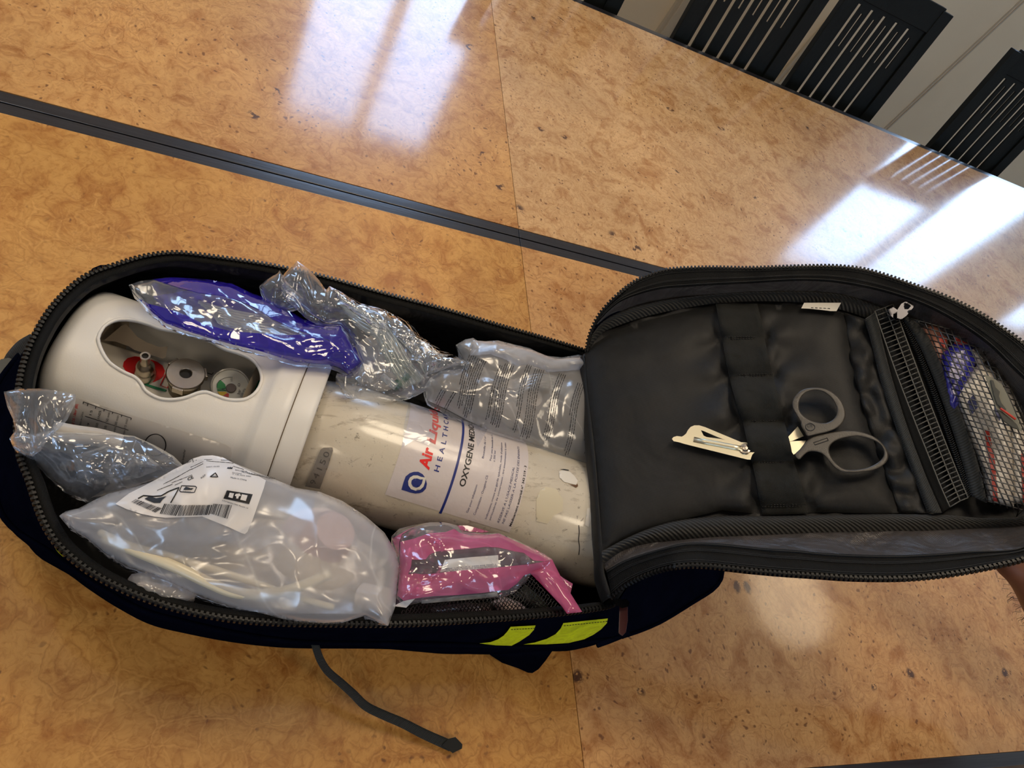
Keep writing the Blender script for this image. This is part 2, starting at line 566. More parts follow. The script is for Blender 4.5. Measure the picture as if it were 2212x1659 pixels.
def cdt(outline, holes=(), lines=(), step=6.0, jitter=0.0):
    """Triangulate a 2D polygon (with holes and inner constraint loops) on a fine point set."""
    rings = [np.array(outline, float)[:, :2]] + [np.array(h_, float)[:, :2] for h_ in holes]
    loops = rings + [np.array(l, float)[:, :2] for l in lines]
    V = []; E = []
    for k, L in enumerate(loops):
        dens = []
        for i in range(len(L)):
            a, b = L[i], L[(i + 1) % len(L)]
            m = max(1, int(round(np.linalg.norm(b - a) / step)))
            dens += [a + (b - a) * t / m for t in range(m)]
        o = len(V); V += dens
        E += [(o + i, o + (i + 1) % len(dens)) for i in range(len(dens))]
    x0, y0 = rings[0].min(0); x1, y1 = rings[0].max(0)
    hstep = step * 0.92
    gy = np.arange(y0 + hstep / 2, y1, hstep)
    pts = []
    for j, yy in enumerate(gy):
        xs = np.arange(x0 + (step / 2 if j % 2 else 0), x1, step)
        pts += [(xx, yy) for xx in xs]
    if pts:
        pts = np.array(pts)
        if jitter: pts += (np.random.RandomState(3).rand(*pts.shape) - 0.5) * jitter
        ok = inpoly(pts[:, 0], pts[:, 1], rings[0])
        for h_ in rings[1:]: ok &= ~inpoly(pts[:, 0], pts[:, 1], h_)
        for L in loops: ok &= polydist(pts[:, 0], pts[:, 1], L) > step * 0.45
        V += [tuple(p) for p in pts[ok]]
    r = delaunay_2d_cdt([Vector((float(p[0]), float(p[1]))) for p in V], E, [], 0, 1e-6 * step)
    vs = np.array([(v.x, v.y) for v in r[0]]); fs = np.array([f for f in r[2] if len(f) == 3])
    c = vs[fs].mean(1)
    ok = inpoly(c[:, 0], c[:, 1], rings[0])
    for h_ in rings[1:]: ok &= ~inpoly(c[:, 0], c[:, 1], h_)
    fs = fs[ok]
    # consistent winding (counter-clockwise in the 2D domain)
    A = vs[fs]
    cr = (A[:, 1, 0] - A[:, 0, 0]) * (A[:, 2, 1] - A[:, 0, 1]) - (A[:, 1, 1] - A[:, 0, 1]) * (A[:, 2, 0] - A[:, 0, 0])
    fs[cr < 0] = fs[cr < 0][:, ::-1]
    return vs, fs

def prism(outline3, n_off):
    """closed slab from a 3D planar outline list, extruded by vector n_off"""
    P = [np.array(p, float) for p in outline3]; n = len(P)
    vs = P + [p + np.array(n_off) for p in P]
    fs = [tuple(range(n))[::-1], tuple(range(n, 2 * n))] + [(i, (i + 1) % n, n + (i + 1) % n, n + i) for i in range(n)]
    return vs, fs

_font_cache = {}
def text2d(s, bold=0.0, shear=0.0, spacing=1.0):
    """triangulated glyph outlines in em units, returns verts (N,2), faces, width"""
    cu = bpy.data.curves.new('t', 'FONT')
    cu.body = s; cu.size = 1.0; cu.offset = bold; cu.shear = shear; cu.space_character = spacing
    cu.resolution_u = 3
    o = bpy.data.objects.new('t', cu)
    col.objects.link(o)
    dg = bpy.context.evaluated_depsgraph_get()
    me = bpy.data.meshes.new_from_object(o.evaluated_get(dg))
    vs = np.array([v.co[:2] for v in me.vertices]); fs = [tuple(p.vertices) for p in me.polygons]
    bpy.data.objects.remove(o); bpy.data.curves.remove(cu); bpy.data.meshes.remove(me)
    return vs, fs

def text_on(mb, s, p0, p1, hpx, fn, bold=0.0, shear=0.0, spacing=1.0, up=1, fit=True, seg=None):
    """lay text along p0->p1 (2D domain units), cap height hpx; fn maps domain points to 3D.
    up=1: letters stand to the left of the reading direction when y grows downwards"""
    vs, fs = text2d(s, bold, shear, spacing)
    if len(vs) == 0: return
    p0 = np.array(p0, float); p1 = np.array(p1, float)
    d = p1 - p0; L = np.linalg.norm(d); e = d / L
    nrm = np.array([e[1], -e[0]]) * up
    wdt = vs[:, 0].max() - vs[:, 0].min()
    sx = L / wdt if fit else hpx / 0.7
    q = p0 + np.outer((vs[:, 0] - vs[:, 0].min()) * sx, e) + np.outer(vs[:, 1] * hpx / 0.7, nrm)
    # split long edges so that letters follow curved surfaces
    if seg:
        bm = bmesh.new()
        bv = [bm.verts.new((a, b, 0)) for a, b in q]
        for f in fs:
            try: bm.faces.new([bv[i] for i in f])
            except ValueError: pass
        bmesh.ops.triangulate(bm, faces=bm.faces[:])
        for _ in range(3):
            le = [e_ for e_ in bm.edges if e_.calc_length() > seg]
            if not le: break
            bmesh.ops.subdivide_edges(bm, edges=le, cuts=1)
            bmesh.ops.triangulate(bm, faces=bm.faces[:])
        bm.verts.index_update()
        q = np.array([v.co[:2] for v in bm.verts]); fs = [tuple(v.index for v in f.verts) for f in bm.faces]
        bm.free()
    mb.add([fn(a, b) for a, b in q], fs)
# ================================================================== THE SETTING
def plaster(name, c):
    m, nt, b = new_mat(name)
    tc = nt.nodes.new('ShaderNodeTexCoord').outputs['Object']
    f = noise_tex(nt, tc, 3, 4, 0.6)
    nt.links.new(ramp(nt, f, [(0.3, tuple(x * 0.95 for x in c[:3])), (0.7, c)]), b.inputs['Base Color'])
    b.inputs['Roughness'].default_value = 0.7
    nt.links.new(bump(nt, noise_tex(nt, tc, 260, 3, 0.6), 0.35, 0.0015), b.inputs['Normal'])
    return m

M_wall = plaster('painted_wall_panel', srgb(246, 230, 202))
M_wallup = plaster('painted_upper_wall', srgb(222, 215, 203))
M_ceil = plaster('white_ceiling', srgb(232, 228, 220))
M_trim = plain('painted_trim', srgb(200, 190, 172), 0.45, vary=0.04)
M_frame = plain('white_window_frame', srgb(225, 225, 222), 0.35, vary=0.03)
mf, nt, b = new_mat('floor_planks')
tc = nt.nodes.new('ShaderNodeTexCoord').outputs['Object']
br = node(nt, 'ShaderNodeTexBrick', Scale=3.0)
nt.links.new(tc, br.inputs[0])
br.inputs['Color1'].default_value = srgb(120, 92, 64); br.inputs['Color2'].default_value = srgb(104, 78, 54)
br.inputs['Mortar'].default_value = srgb(50, 38, 28); br.inputs['Mortar Size'].default_value = 0.006
nt.links.new(br.outputs['Color'], b.inputs['Base Color']); b.inputs['Roughness'].default_value = 0.4
M_floor = mf
mg = bpy.data.materials.new('window_glass'); mg.use_nodes = True
nt = mg.node_tree; nt.nodes.clear()
o_ = nt.nodes.new('ShaderNodeOutputMaterial'); t_ = nt.nodes.new('ShaderNodeBsdfTransparent'); g_ = node(nt, 'ShaderNodeBsdfGlossy', Roughness=0.02)
t_.inputs[0].default_value = (0.95, 0.97, 0.97, 1)
f_ = schlick(nt); x_ = nt.nodes.new('ShaderNodeMixShader')
nt.links.new(f_, x_.inputs[0]); nt.links.new(t_.outputs[0], x_.inputs[1]); nt.links.new(g_.outputs[0], x_.inputs[2]); nt.links.new(x_.outputs[0], o_.inputs[0])
M_glass = mg

def struct(name, mb, mat, base=None, smooth=False):
    o = mb.build(name, mat, None, smooth, base=base); o['kind'] = 'structure'; return o

struct('floor', MB().box(XL - .1, XR + .1, YB - .1, YW + .2, FLOOR - 0.05, FLOOR), M_floor)
struct('ceiling', MB().box(XL - .1, XR + .1, YB - .1, YW + .2, CEIL, CEIL + 0.05), M_ceil)
struct('wall_left', MB().box(XL - .1, XL, YB, YW, FLOOR, CEIL), M_wallup)
struct('wall_right', MB().box(XR, XR + .1, YB, YW, FLOOR, CEIL), M_wallup)
# window wall: painted panelling below the sills, plaster piers and lintel above
WO = YW + 0.06
wm = MB()
wm.box(XL, XR, YW, WO, FLOOR, SILL)
wm.cur = 1
allw = sorted(WINDOWS + EXTRA_FILL)
xs = [XL] + [v for w_ in allw for v in w_] + [XR]
for i in range(0, len(xs), 2):
    wm.box(xs[i], xs[i + 1], YW, WO, SILL, WTOP)
wm.box(XL, XR, YW, WO, WTOP, CEIL)
struct('wall_far', wm, [M_wall, M_wallup])
wb = MB()
wb.box(XL, XR, YB - .06, YB, FLOOR, SILL).box(XL, XR, YB - .06, YB, WTOP, CEIL)
xs = [XL] + [v for w_ in BACK_FILL for v in w_] + [XR]
for i in range(0, len(xs), 2):
    wb.box(xs[i], xs[i + 1], YB - .06, YB, SILL, WTOP)
struct('wall_back', wb, M_wallup)
for i, (a0, a1, yy) in enumerate([(a, b, YW) for a, b in WINDOWS + EXTRA_FILL] + [(a, b, YB - .06) for a, b in BACK_FILL]):
    n = i + 1
    fm = MB()
    y0, y1 = yy + 0.012, yy + 0.048
    t = 0.028
    fm.box(a0, a0 + t, y0, y1, SILL, WTOP); fm.box(a1 - t, a1, y0, y1, SILL, WTOP)
    fm.box(a0 + t, a1 - t, y0, y1, SILL, SILL + t); fm.box(a0 + t, a1 - t, y0, y1, WTOP - t, WTOP)
    mx = (a0 + a1) / 2
    fm.box(mx - 0.022, mx + 0.022, y0 - .005, y1 + .005, SILL + t, WTOP - t)
    wo = struct('window_%d' % n, fm, M_frame)  # later numbers are the unseen windows added as fill
    for (p, q) in ((a0 + t, mx - 0.022), (mx + 0.022, a1 - t)):
        MB().box(p, q, y0 + 0.022, y0 + 0.028, SILL + t, WTOP - t).build('pane', M_glass, wo, False)
    MB().box(a0 - 0.03, a1 + 0.03, yy - 0.04 if yy > 0 else yy + .02, yy + 0.04 if yy > 0 else yy + .1, SILL - 0.022, SILL + 0.001).build('window_sill', M_frame, wo, False)
# vertical grooves / battens that divide the wall panelling (seen between the chairs)
def moulding(n, x, w, kind):
    mb = MB()
    if kind == 'groove':
        mb.box(x - w, x - w * .35, YW - 0.004, YW + .001, FLOOR + .1, SILL - 0.03)
        mb.box(x + w * .35, x + w, YW - 0.004, YW + .001, FLOOR + .1, SILL - 0.03)
    else:
        mb.box(x - w, x + w, YW - 0.014, YW + .001, FLOOR + .1, SILL - 0.03)
        mb.box(x - w * .5, x + w * .5, YW - 0.022, YW - .013, FLOOR + .1, SILL - 0.03)
    o = struct('trim_%d' % n, mb, M_trim); bevel(o, 0.002, 2)
moulding(1, 2.44, 0.010, 'groove')
moulding(2, 1.325, 0.028, 'batten')
moulding(3, 1.86, 0.026, 'batten')
moulding(4, 3.05, 0.026, 'batten')
moulding(5, 0.62, 0.028, 'batten')
bb = MB().box(XL, XR, YW - 0.015, YW, FLOOR, FLOOR + 0.1)
struct('baseboard_far', bb, M_trim)
# ceiling lamps: first pair read from reflections, the rest added as fill
M_lampring = plain('lamp_ring_white', srgb(230, 230, 228), 0.4)
M_lamp = emit('lamp_diffuser_glow', (1.0, 0.78, 0.5, 1), 1.5)
LAMPL = ['over the right end of the tables', 'in front of the left window', 'added as unseen fill above the bag', 'added as unseen fill behind the camera, right', 'added as unseen fill at the far left', 'added as unseen fill behind the camera, left']
for i, (lx, ly, lp) in enumerate(LAMPS):
    t = thing('ceiling_and_fill_lamp', 'round warm ceiling downlight ' + LAMPL[i], 'lamp', (lx, ly, CEIL), 'ceiling downlights')
    MB().lathe([(0.21, 0.0), (0.235, 0.0), (0.24, 0.008), (0.235, 0.016), (0.22, 0.02), (0.21, 0.012), (0.21, 0.0)], (lx, ly, CEIL - 0.016), (0, 0, 1)).build('ring', M_lampring, t)
    MB().lathe([(0.0, 0.0), (0.21, 0.0)], (lx, ly, CEIL - 0.004), (0, 0, 1)).build('diffuser', M_lamp, t)

# ================================================================== TABLES
M_burl = [burl('burl_veneer_near_left', 0.0, (0.66, 0.325, 0.080), 27.0, 0.50, 0.62), burl('burl_veneer_near_right', 1.37, (0.64, 0.330, 0.115), 38.0, 0.38, 0.5),
          burl('burl_veneer_far_left', 0.02, (0.67, 0.345, 0.110), 30.0, 0.44, 0.65), burl('burl_veneer_far_right', 2.2, (0.71, 0.415, 0.180), 46.0, 0.42, 0.45)]
M_edge, nt, b = new_mat('black_stained_edge')
tc = nt.nodes.new('ShaderNodeTexCoord').outputs['Object']
mp = nt.nodes.new('ShaderNodeMapping'); mp.inputs['Scale'].default_value = (6, 240, 240)
nt.links.new(tc, mp.inputs[0])
g = noise_tex(nt, mp.outputs[0], 2.0, 4, 0.6)
nt.links.new(ramp(nt, g, [(0.3, srgb(20, 20, 24)), (0.7, srgb(44, 42, 46))]), b.inputs['Base Color'])
b.inputs['Roughness'].default_value = 0.30; b.inputs['Coat Weight'].default_value = 0.8; b.inputs['Coat Roughness'].default_value = 0.22; b.inputs['Coat IOR'].default_value = 1.7
nt.links.new(bump(nt, g, 0.25, 0.001), b.inputs['Normal'])
M_leg = plain('black_table_leg', srgb(22, 24, 22), 0.45, vary=0.2)
M_core = plain('raw_edge_line', srgb(150, 118, 60), 0.6)
SEAM = 0.415
TT = 0.032
def table(x0, x1, y0, y1, mat, label, ox):
    cx, cy = (x0 + x1) / 2, (y0 + y1) / 2
    t = thing('meeting_table', label, 'table', (cx, cy, FLOOR), 'four meeting tables pushed together')
    e = 0.0165
    p = obj('tabletop', *_box(x0 + .0004, x1 - .0004, y0 + e, y1 - e, -TT, 0.0), mat, t, False)
    for (a, b_) in ((y0 + .0004, y0 + e - .0002), (y1 - e + .0002, y1 - .0004)):
        o = MB().box(x0 + .0003, x1 - .0003, a, b_, -TT, -0.0006).build('edge_strip', M_edge, t, False); bevel(o, 0.0009, 2)
    MB().box(x0 + 0.08, x1 - 0.08, y0 + .07, y0 + .09, -TT - 0.06, -TT).box(x0 + 0.08, x1 - 0.08, y1 - .09, y1 - .07, -TT - 0.06, -TT).build('apron', M_leg, t, False)
    for lx in (x0 + 0.05, x1 - 0.09):
        for ly in (y0 + 0.06, y1 - 0.10):
            o = MB().box(lx, lx + 0.04, ly, ly + 0.04, FLOOR, -TT).build('leg', M_leg, t, False); bevel(o, 0.003)
    return t
def _box(*a):
    m = MB().box(*a); return m.v, m.f
table(SEAM - 1.75, SEAM, 0.012, 0.7275, M_burl[0], 'burl veneer meeting table under the zipped open main part of the backpack', 0)
table(SEAM, SEAM + 1.75, 0.012, 0.7275, M_burl[1], 'burl veneer meeting table under the raised backpack lid, in front of the seam', 1)
table(SEAM - 1.75, SEAM, 0.7285, 1.444, M_burl[2], 'burl veneer meeting table behind the oxygen bottle side of the bag', 0)
table(SEAM, SEAM + 1.75, 0.7285, 1.444, M_burl[3], 'burl veneer meeting table along the row of slotted black chairs', 1)

# ================================================================== CHAIRS
M_chair, nt, b = new_mat('black_green_stained_ash')
tc = nt.nodes.new('ShaderNodeTexCoord').outputs['Object']
mp = nt.nodes.new('ShaderNodeMapping'); mp.inputs['Scale'].default_value = (60, 60, 5)
nt.links.new(tc, mp.inputs[0])
g = noise_tex(nt, mp.outputs[0], 2.0, 5, 0.65, 1.5)
nt.links.new(ramp(nt, g, [(0.3, srgb(5, 6, 5)), (0.62, srgb(10, 15, 12)), (0.8, srgb(18, 28, 21))]), b.inputs['Base Color'])
b.inputs['Roughness'].default_value = 0.5; b.inputs['Specular IOR Level'].default_value = 0.25
nt.links.new(bump(nt, g, 0.5, 0.0012), b.inputs['Normal'])
M_seat = plain('black_seat_pad', srgb(24, 24, 26), 0.6, bumps=(60, 0.3, 0.002))

CH_A = np.array([0, 1.52, -0.04]); CH_U = np.array([0, 0.06, 0.285]); CH_U = CH_U / np.linalg.norm(CH_U)
CH_N = np.cross([1, 0, 0], CH_U)     # points towards the table
def make_chair(cx, dy, label):
    base = (cx, 1.52 + dy, FLOOR)
    t = thing('slotted_chair', label, 'chair', base, 'slotted black chairs along the far side of the tables')
    A = CH_A + [0, dy, 0]
    def P(x, l, n=0.0): return A + np.array([cx + x, 0, 0]) + CH_U * l + CH_N * n
    half, top = 0.150, 0.293
    # slotted back panel
    long_ = [-0.100, -0.059, -0.018, 0.0235, 0.0645]
    holes = []
    for x in long_: holes.append([(x - .0052, -0.20), (x + .0052, -0.20), (x + .0052, 0.2265), (x - .0052, 0.2265)])
    for x in [v + 0.0205 for v in long_]: holes.append([(x - .0032, 0.1305), (x + .0032, 0.1305), (x + .0032, 0.2105), (x - .0032, 0.2105)])
    out = [(-half + .036, -0.24), (half - .036, -0.24), (half - .036, 0.236), (-half + .036, 0.236)]
    vs, fs = cdt([(a * 1000, b_ * 1000) for a, b_ in out], [[(a * 1000, b_ * 1000) for a, b_ in h_] for h_ in holes], step=40.0)
    vs = vs / 1000.0; n = len(vs)
    T = 0.005
    V = [P(a, b_, 0) for a, b_ in vs] + [P(a, b_, -T) for a, b_ in vs]
    F = [tuple(f) for f in fs] + [tuple(int(i) + n for i in f[::-1]) for f in fs]
    from collections import Counter
    ec = Counter()
    for f in fs:
        for i in range(3): ec[(int(f[i]), int(f[(i + 1) % 3]))] += 1
    for (a, b_) in list(ec):
        if (b_, a) not in ec: F.append((b_, a, a + n, b_ + n))
    obj('slotted_back', V, F, M_chair, t, False)
    # rails and posts
    def slab(name, x0, x1, l0, l1, n0, n1):
        c = (P(x0, l0, n0) + P(x1, l1, n1)) / 2
        o = MB().obox(c, (1, 0, 0), CH_U, CH_N, (x1 - x0) / 2, (l1 - l0) / 2, abs(n1 - n0) / 2).build(name, M_chair, t, False); bevel(o, 0.0015); return o
    slab('crest_rail', -half + .030, half - .030, 0.236, top + 0.004, -0.011, 0.004)
    slab('post', -half, -half + .036, -0.26, top - 0.002, -0.012, 0.006)
    slab('post', half - .036, half, -0.26, top - 0.002, -0.012, 0.006)
    slab('lower_rail', -half + .036, half - .036, -0.27, -0.24, -0.010, 0.003)
    sz = -0.262
    y0, y1 = 1.52 + dy - 0.36, 1.52 + dy - 0.055
    o = MB().box(cx - 0.165, cx + 0.165, y0, y1, sz - 0.03, sz).build('seat', M_seat, t, False); bevel(o, 0.012, 3)
    for sx in (-0.15, 0.12):
        o = MB().box(cx + sx, cx + sx + 0.03, y0 + .01, y0 + 0.04, FLOOR, sz - 0.03).build('leg', M_chair, t, False); bevel(o, 0.003)
        pb = P(sx, -0.255, 0)
        c0 = np.array([cx + sx + 0.015, 1.52 + dy - 0.065, 0])
        m = MB()
        m.tube([(cx + sx + .015, P(0, -0.25)[1] , P(0, -0.25)[2]), (cx + sx + .015, 1.52 + dy - 0.02, FLOOR + 0.001)], 0.016, 8)
        m.build('leg', M_chair, t)
    return t
# positions along the wall side
make_chair(1.3975, 0.0, 'slotted black wooden chair at the far table edge, in front of the narrow wall batten')
make_chair(1.030, -0.045, 'slotted black wooden chair just left of the narrow bright gap between two chairs')
make_chair(1.935, 0.0, 'slotted black wooden chair at the right end, whose slots mirror in the table')
make_chair(0.585, -0.04, 'slotted black wooden chair cut by the top of the picture above the table seam')
# ================================================================== BACKPACK
BLK = srgb(20, 20, 23)
M_shell = fabric('navy_black_nylon_shell', (0.0022, 0.0030, 0.0085, 1), 0.62, 900, 0.05, (8, 0.35, 0.02), spec=0.0, sheen=0.0)
M_lining = fabric('black_nylon_lining', (0.0030, 0.0030, 0.0036, 1), 0.5, 900, 0.05, (14, 0.7, 0.02), spec=0.35, sheen=0.0)
M_pad = fabric('black_nylon_pad_cover', (0.0080, 0.0079, 0.0076, 1), 0.54, 1700, 0.12, (12, 0.2, 0.012), spec=0.28)
M_gusset = fabric('dark_grey_gusset_cloth', (0.046, 0.040, 0.040, 1), 0.40, 1200, 0.35, (18, 0.7, 0.02), spec=0.5, sheen=0.1)
M_tape = fabric('zipper_tape_black', (0.0050, 0.0050, 0.0048, 1), 0.75, 2200, 0.4, sheen=0.0)
M_twill = banded('twill_binding', srgb(4, 4, 4), srgb(34, 33, 29), 210, 4.0, 0.6, 0.0012, 1.0)
M_web = banded('ribbed_webbing', srgb(7, 8, 8), srgb(27, 30, 28), 520, 0.0, 0.7, 0.0005, 0.8)
M_elastic = fabric('woven_elastic', (0.0165, 0.0168, 0.0150, 1), 0.8, 2400, 0.5)
M_teeth = plain('black_zip_teeth', srgb(8, 8, 8), 0.38, spec=0.3)
M_stitch = plain('black_thread', srgb(24, 24, 23), 0.7)
M_yellow, nt, b = new_mat('fluorescent_yellow_tape')
tc = nt.nodes.new('ShaderNodeTexCoord').outputs['Object']
b.inputs['Base Color'].default_value = srgb(214, 232, 8)
b.inputs['Roughness'].default_value = 0.5
yn = noise_tex(nt, tc, 50, 4, 0.6, 2.0)
nt.links.new(ramp(nt, yn, [(0.3, srgb(196, 210, 6)), (0.7, srgb(226, 244, 14))]), b.inputs['Base Color'])
nt.links.new(bump(nt, yn, 0.5, 0.004), b.inputs['Normal'])
M_steel = plain('brushed_steel', srgb(196, 186, 172), 0.24, 1.0, bumps=(200, 0.1, 0.001))
M_darkchrome = plain('dark_chrome', srgb(62, 62, 66), 0.2, 1.0)
M_redbrown = plain('dark_red_pull', srgb(52, 16, 14), 0.35)
M_greyplastic = plain('grey_green_buckle_plastic', srgb(74, 74, 68), 0.4, bumps=(150, 0.2, 0.001))

bag = thing('medical_backpack', 'black and navy medical backpack lying unzipped on the tables with its lid held open', 'backpack', (0.17, 0.30, 0.0))

ZL = [(1268, 761), (1250, 755), (1170, 731), (1088, 708), (961, 671), (835, 638), (708, 603), (630, 585), (550, 570), (450, 556),
      (380, 549), (316, 556), (253, 574), (190, 597), (142, 634), (104, 678), (76, 726), (60, 762), (47, 805), (40, 850),
      (37, 900), (38, 945), (44, 990), (63, 1040), (79, 1091), (101, 1142), (133, 1186), (190, 1233), (253, 1268), (316, 1294),
      (396, 1319), (500, 1338), (600, 1346), (700, 1348), (858, 1349), (1016, 1341), (1175, 1329), (1301, 1313), (1335, 1300)]
ZZ = 0.147
Zpts = [at(x, y, ZZ) for x, y in ZL]
Zclosed = Zpts + [np.array([0.425, 0.22, ZZ]), np.array([0.432, 0.31, ZZ]), np.array([0.425, 0.40, ZZ])]
Mmid = [at(x, y, 0.085) for x, y in [(-30, 1000), (-8, 1050), (8, 1105), (35, 1140), (70, 1163), (112, 1188), (160, 1225), (230, 1272), (310, 1315), (400, 1340),
        (500, 1362), (600, 1377), (700, 1384), (900, 1386), (1010, 1390), (1110, 1394), (1200, 1391), (1260, 1383), (1330, 1376), (1420, 1345), (1500, 1297), (1545, 1266), (1560, 1230)]]
Mfar = [(0.600, 0.30, .085), (0.592, 0.37, .085), (0.545, 0.42, .085), (0.40, 0.452, .085), (0.2, 0.462, .085), (0.06, 0.466, .085), tuple(at(253, 580, .085)), tuple(at(193, 604, .085)), tuple(at(146, 640, .085)), tuple(at(108, 684, .085)), tuple(at(80, 731, .085)), tuple(at(40, 775, .085)), tuple(at(0, 830, .085)), tuple(at(-24, 900, .085))]
Mclosed = Mmid + [np.array(p) for p in Mfar]
CEN = np.array([0.17, 0.30])
def polar(loop, angs):
    P = resample(loop, 600, True)
    a = np.arctan2(P[:, 1] - CEN[1], P[:, 0] - CEN[0]); r = np.hypot(P[:, 1] - CEN[1], P[:, 0] - CEN[0])
    o = np.argsort(a); a = a[o]; r = r[o]; z = P[o, 2]
    a = np.r_[a - 2 * math.pi, a, a + 2 * math.pi]; r = np.tile(r, 3); z = np.tile(z, 3)
    rr = np.interp(angs, a, r); zz = np.interp(angs, a, z)
    return np.stack([CEN[0] + rr * np.cos(angs), CEN[1] + rr * np.sin(angs), zz], 1)
Zr = resample(Zclosed, 260, True)
angs = np.arctan2(Zr[:, 1] - CEN[1], Zr[:, 0] - CEN[0])
order = np.argsort(angs); angs = angs[order]
ZP = polar(Zclosed, angs); MP = polar(Mclosed, angs)
def wob(P, amp, sc_, seed=0.0, zamp=0.0):
    out = []
    for p in P:
        n = noise.noise_vector(Vector((p[0] * sc_ + seed, p[1] * sc_, p[2] * sc_ * 2)))
        out.append((p[0] + n.x * amp, p[1] + n.y * amp, p[2] + n.z * zamp))
    return np.array(out)
def lerp(A, B, t): return A * (1 - t) + B * t
def inward(P, d, z=None):
    v = P[:, :2] - CEN; L = np.linalg.norm(v, axis=1, keepdims=True)
    Q = P.copy(); Q[:, :2] = P[:, :2] - v / L * d
    if z is not None: Q[:, 2] = z
    return Q
BP = inward(MP, 0.010, 0.012)
rows = [ZP]
for t in (0.12, 0.3, 0.5, 0.72, 0.9): 
    q = lerp(ZP, MP, t); q = wob(q, 0.0035, 14, zamp=0.002); rows.append(q)
rows.append(MP)
for t in (0.3, 0.6, 0.85):
    q = lerp(MP, BP, t ** 1.6); q[:, 2] = lerp(0.085, 0.012, t); rows.append(wob(q, 0.004, 12, zamp=0.002))
rows.append(BP); rows.append(inward(BP, 0.010, 0.0015)); 
mb = MB(); mb.grid([r.tolist() for r in rows], True)
bot = inward(BP, 0.010, 0.0015)
c0 = len(mb.v); mb.v.append((CEN[0], CEN[1], 0.0015)); mb.uv.append((0, 0))
nB = len(angs); o0 = (len(rows) - 1) * nB
for i in range(nB): mb.f.append([o0 + i, o0 + (i + 1) % nB, c0]); mb.m.append(0)
mb.build('outer_shell', M_shell, bag)
# lining: falls from the zipper tape to the bag floor
li = [inward(ZP, 0.006, ZZ - 0.001), inward(ZP, 0.009, ZZ - 0.006)]
for t in (0.12, 0.3, 0.5, 0.7, 0.9, 1.0):
    q = inward(lerp(ZP, MP, 0.9 * math.sin(min(1.0, t * 1.6) * math.pi / 2)), 0.008 + 0.006 * t ** 2, ZZ - 0.006 - t * (ZZ - 0.020)); li.append(wob(q, 0.003 * math.sin(t * 3), 17, 3.3, 0.001))
mb = MB(); mb.grid([r[::-1].tolist() for r in li], True)
last = li[-1][::-1]; c0 = len(mb.v); mb.v.append((CEN[0], CEN[1], 0.014)); mb.uv.append((0, 0)); o0 = (len(li) - 1) * nB
for i in range(nB): mb.f.append([o0 + i, o0 + (i + 1) % nB, c0]); mb.m.append(0)
mb.build('lining', M_lining, bag)
mb = MB(); mb.grid([inward(ZP, 0.0015, ZZ + 0.0006).tolist(), inward(ZP, 0.008, ZZ - 0.0005).tolist()], True)
solidify(mb.build('zipper_tape', M_tape, bag), 0.0008)

def teeth(path, pitch, out_dir_fn, w=0.0021, h=0.0017, l=0.0011):
    """one row of moulded zipper teeth along an open path"""
    P = np.array(path); d = np.r_[0, np.cumsum(np.linalg.norm(np.diff(P, axis=0), axis=1))]
    n = int(d[-1] / pitch); s = np.linspace(0, d[-1], n)
    Q = np.stack([np.interp(s, d, P[:, k]) for k in range(3)], 1)
    mb = MB()
    for i in range(n):
        t = Q[min(i + 1, n - 1)] - Q[max(i - 1, 0)]; t /= np.linalg.norm(t)
        o = out_dir_fn(Q[i], t); o = o - t * (o @ t); o /= np.linalg.norm(o); u = np.cross(t, o)
        c = Q[i] + o * 0.0002
        # tooth: waisted hexagonal block
        vs = []
        for (a, b_, s_) in ((-w, -h, .8), (-w, h, .8), (0, h * 1.25, 1.0), (w, h, .7), (w, -h, .7), (0, -h * 1.25, 1.0)):
            vs.append(c + o * a + u * b_ - t * l * s_)
        for (a, b_, s_) in ((-w, -h, .8), (-w, h, .8), (0, h * 1.25, 1.0), (w, h, .7), (w, -h, .7), (0, -h * 1.25, 1.0)):
            vs.append(c + o * a + u * b_ + t * l * s_)
        fs = [(0, 1, 2, 3, 4, 5), (11, 10, 9, 8, 7, 6)] + [(k, 6 + k, 6 + (k + 1) % 6, (k + 1) % 6) for k in range(6)]
        mb.add(vs, fs)
    mb.tube(Q[::1].tolist(), 0.0012, 6)
    return mb
zr = resample(Zpts, 700)
def outz(p, t):
    v = np.array([p[0] - CEN[0], p[1] - CEN[1], 0.0]); return v / np.linalg.norm(v)
teeth(zr + np.array([0, 0, 0.0012]), 0.0037, outz).build('zipper_teeth', M_teeth, bag, False, kind='stuff')
mb = MB(); mb.tube(wob(inward(MP, -0.0015), 0.001, 12).tolist(), 0.0022, 6, True); mb.build('seam_piping', M_shell, bag)

# ---- pieces of the main part given as outlines seen from above
def plate(name, outline, holes, mapper, top, thick, mat, parent, step=12.0, bev=0.0, label=None, hfn=None, smooth=True):
    vs, fs = cdt(outline, holes, step=step)
    n = len(vs)
    hf = hfn or (lambda x, y: 0.0)
    V = [mapper(a, b_, top + hf(a, b_)) for a, b_ in vs] + [mapper(a, b_, top + hf(a, b_) - thick) for a, b_ in vs]
    F = [tuple(int(i) for i in f[::-1]) for f in fs] + [tuple(int(i) + n for i in f) for f in fs]
    es = set((int(f[i]), int(f[(i + 1) % 3])) for f in fs for i in range(3))
    for a, b_ in es:
        if (b_, a) not in es: F.append((a, b_, b_ + n, a + n))
    o = obj(name, V, F, mat, parent, smooth, label=label)
    if bev: bevel(o, bev, 2, 0.9)
    else:
        md = o.modifiers.new('es', 'EDGE_SPLIT'); md.split_angle = 0.7
    return o
def mz(x, y, z): return at(x, y, z)

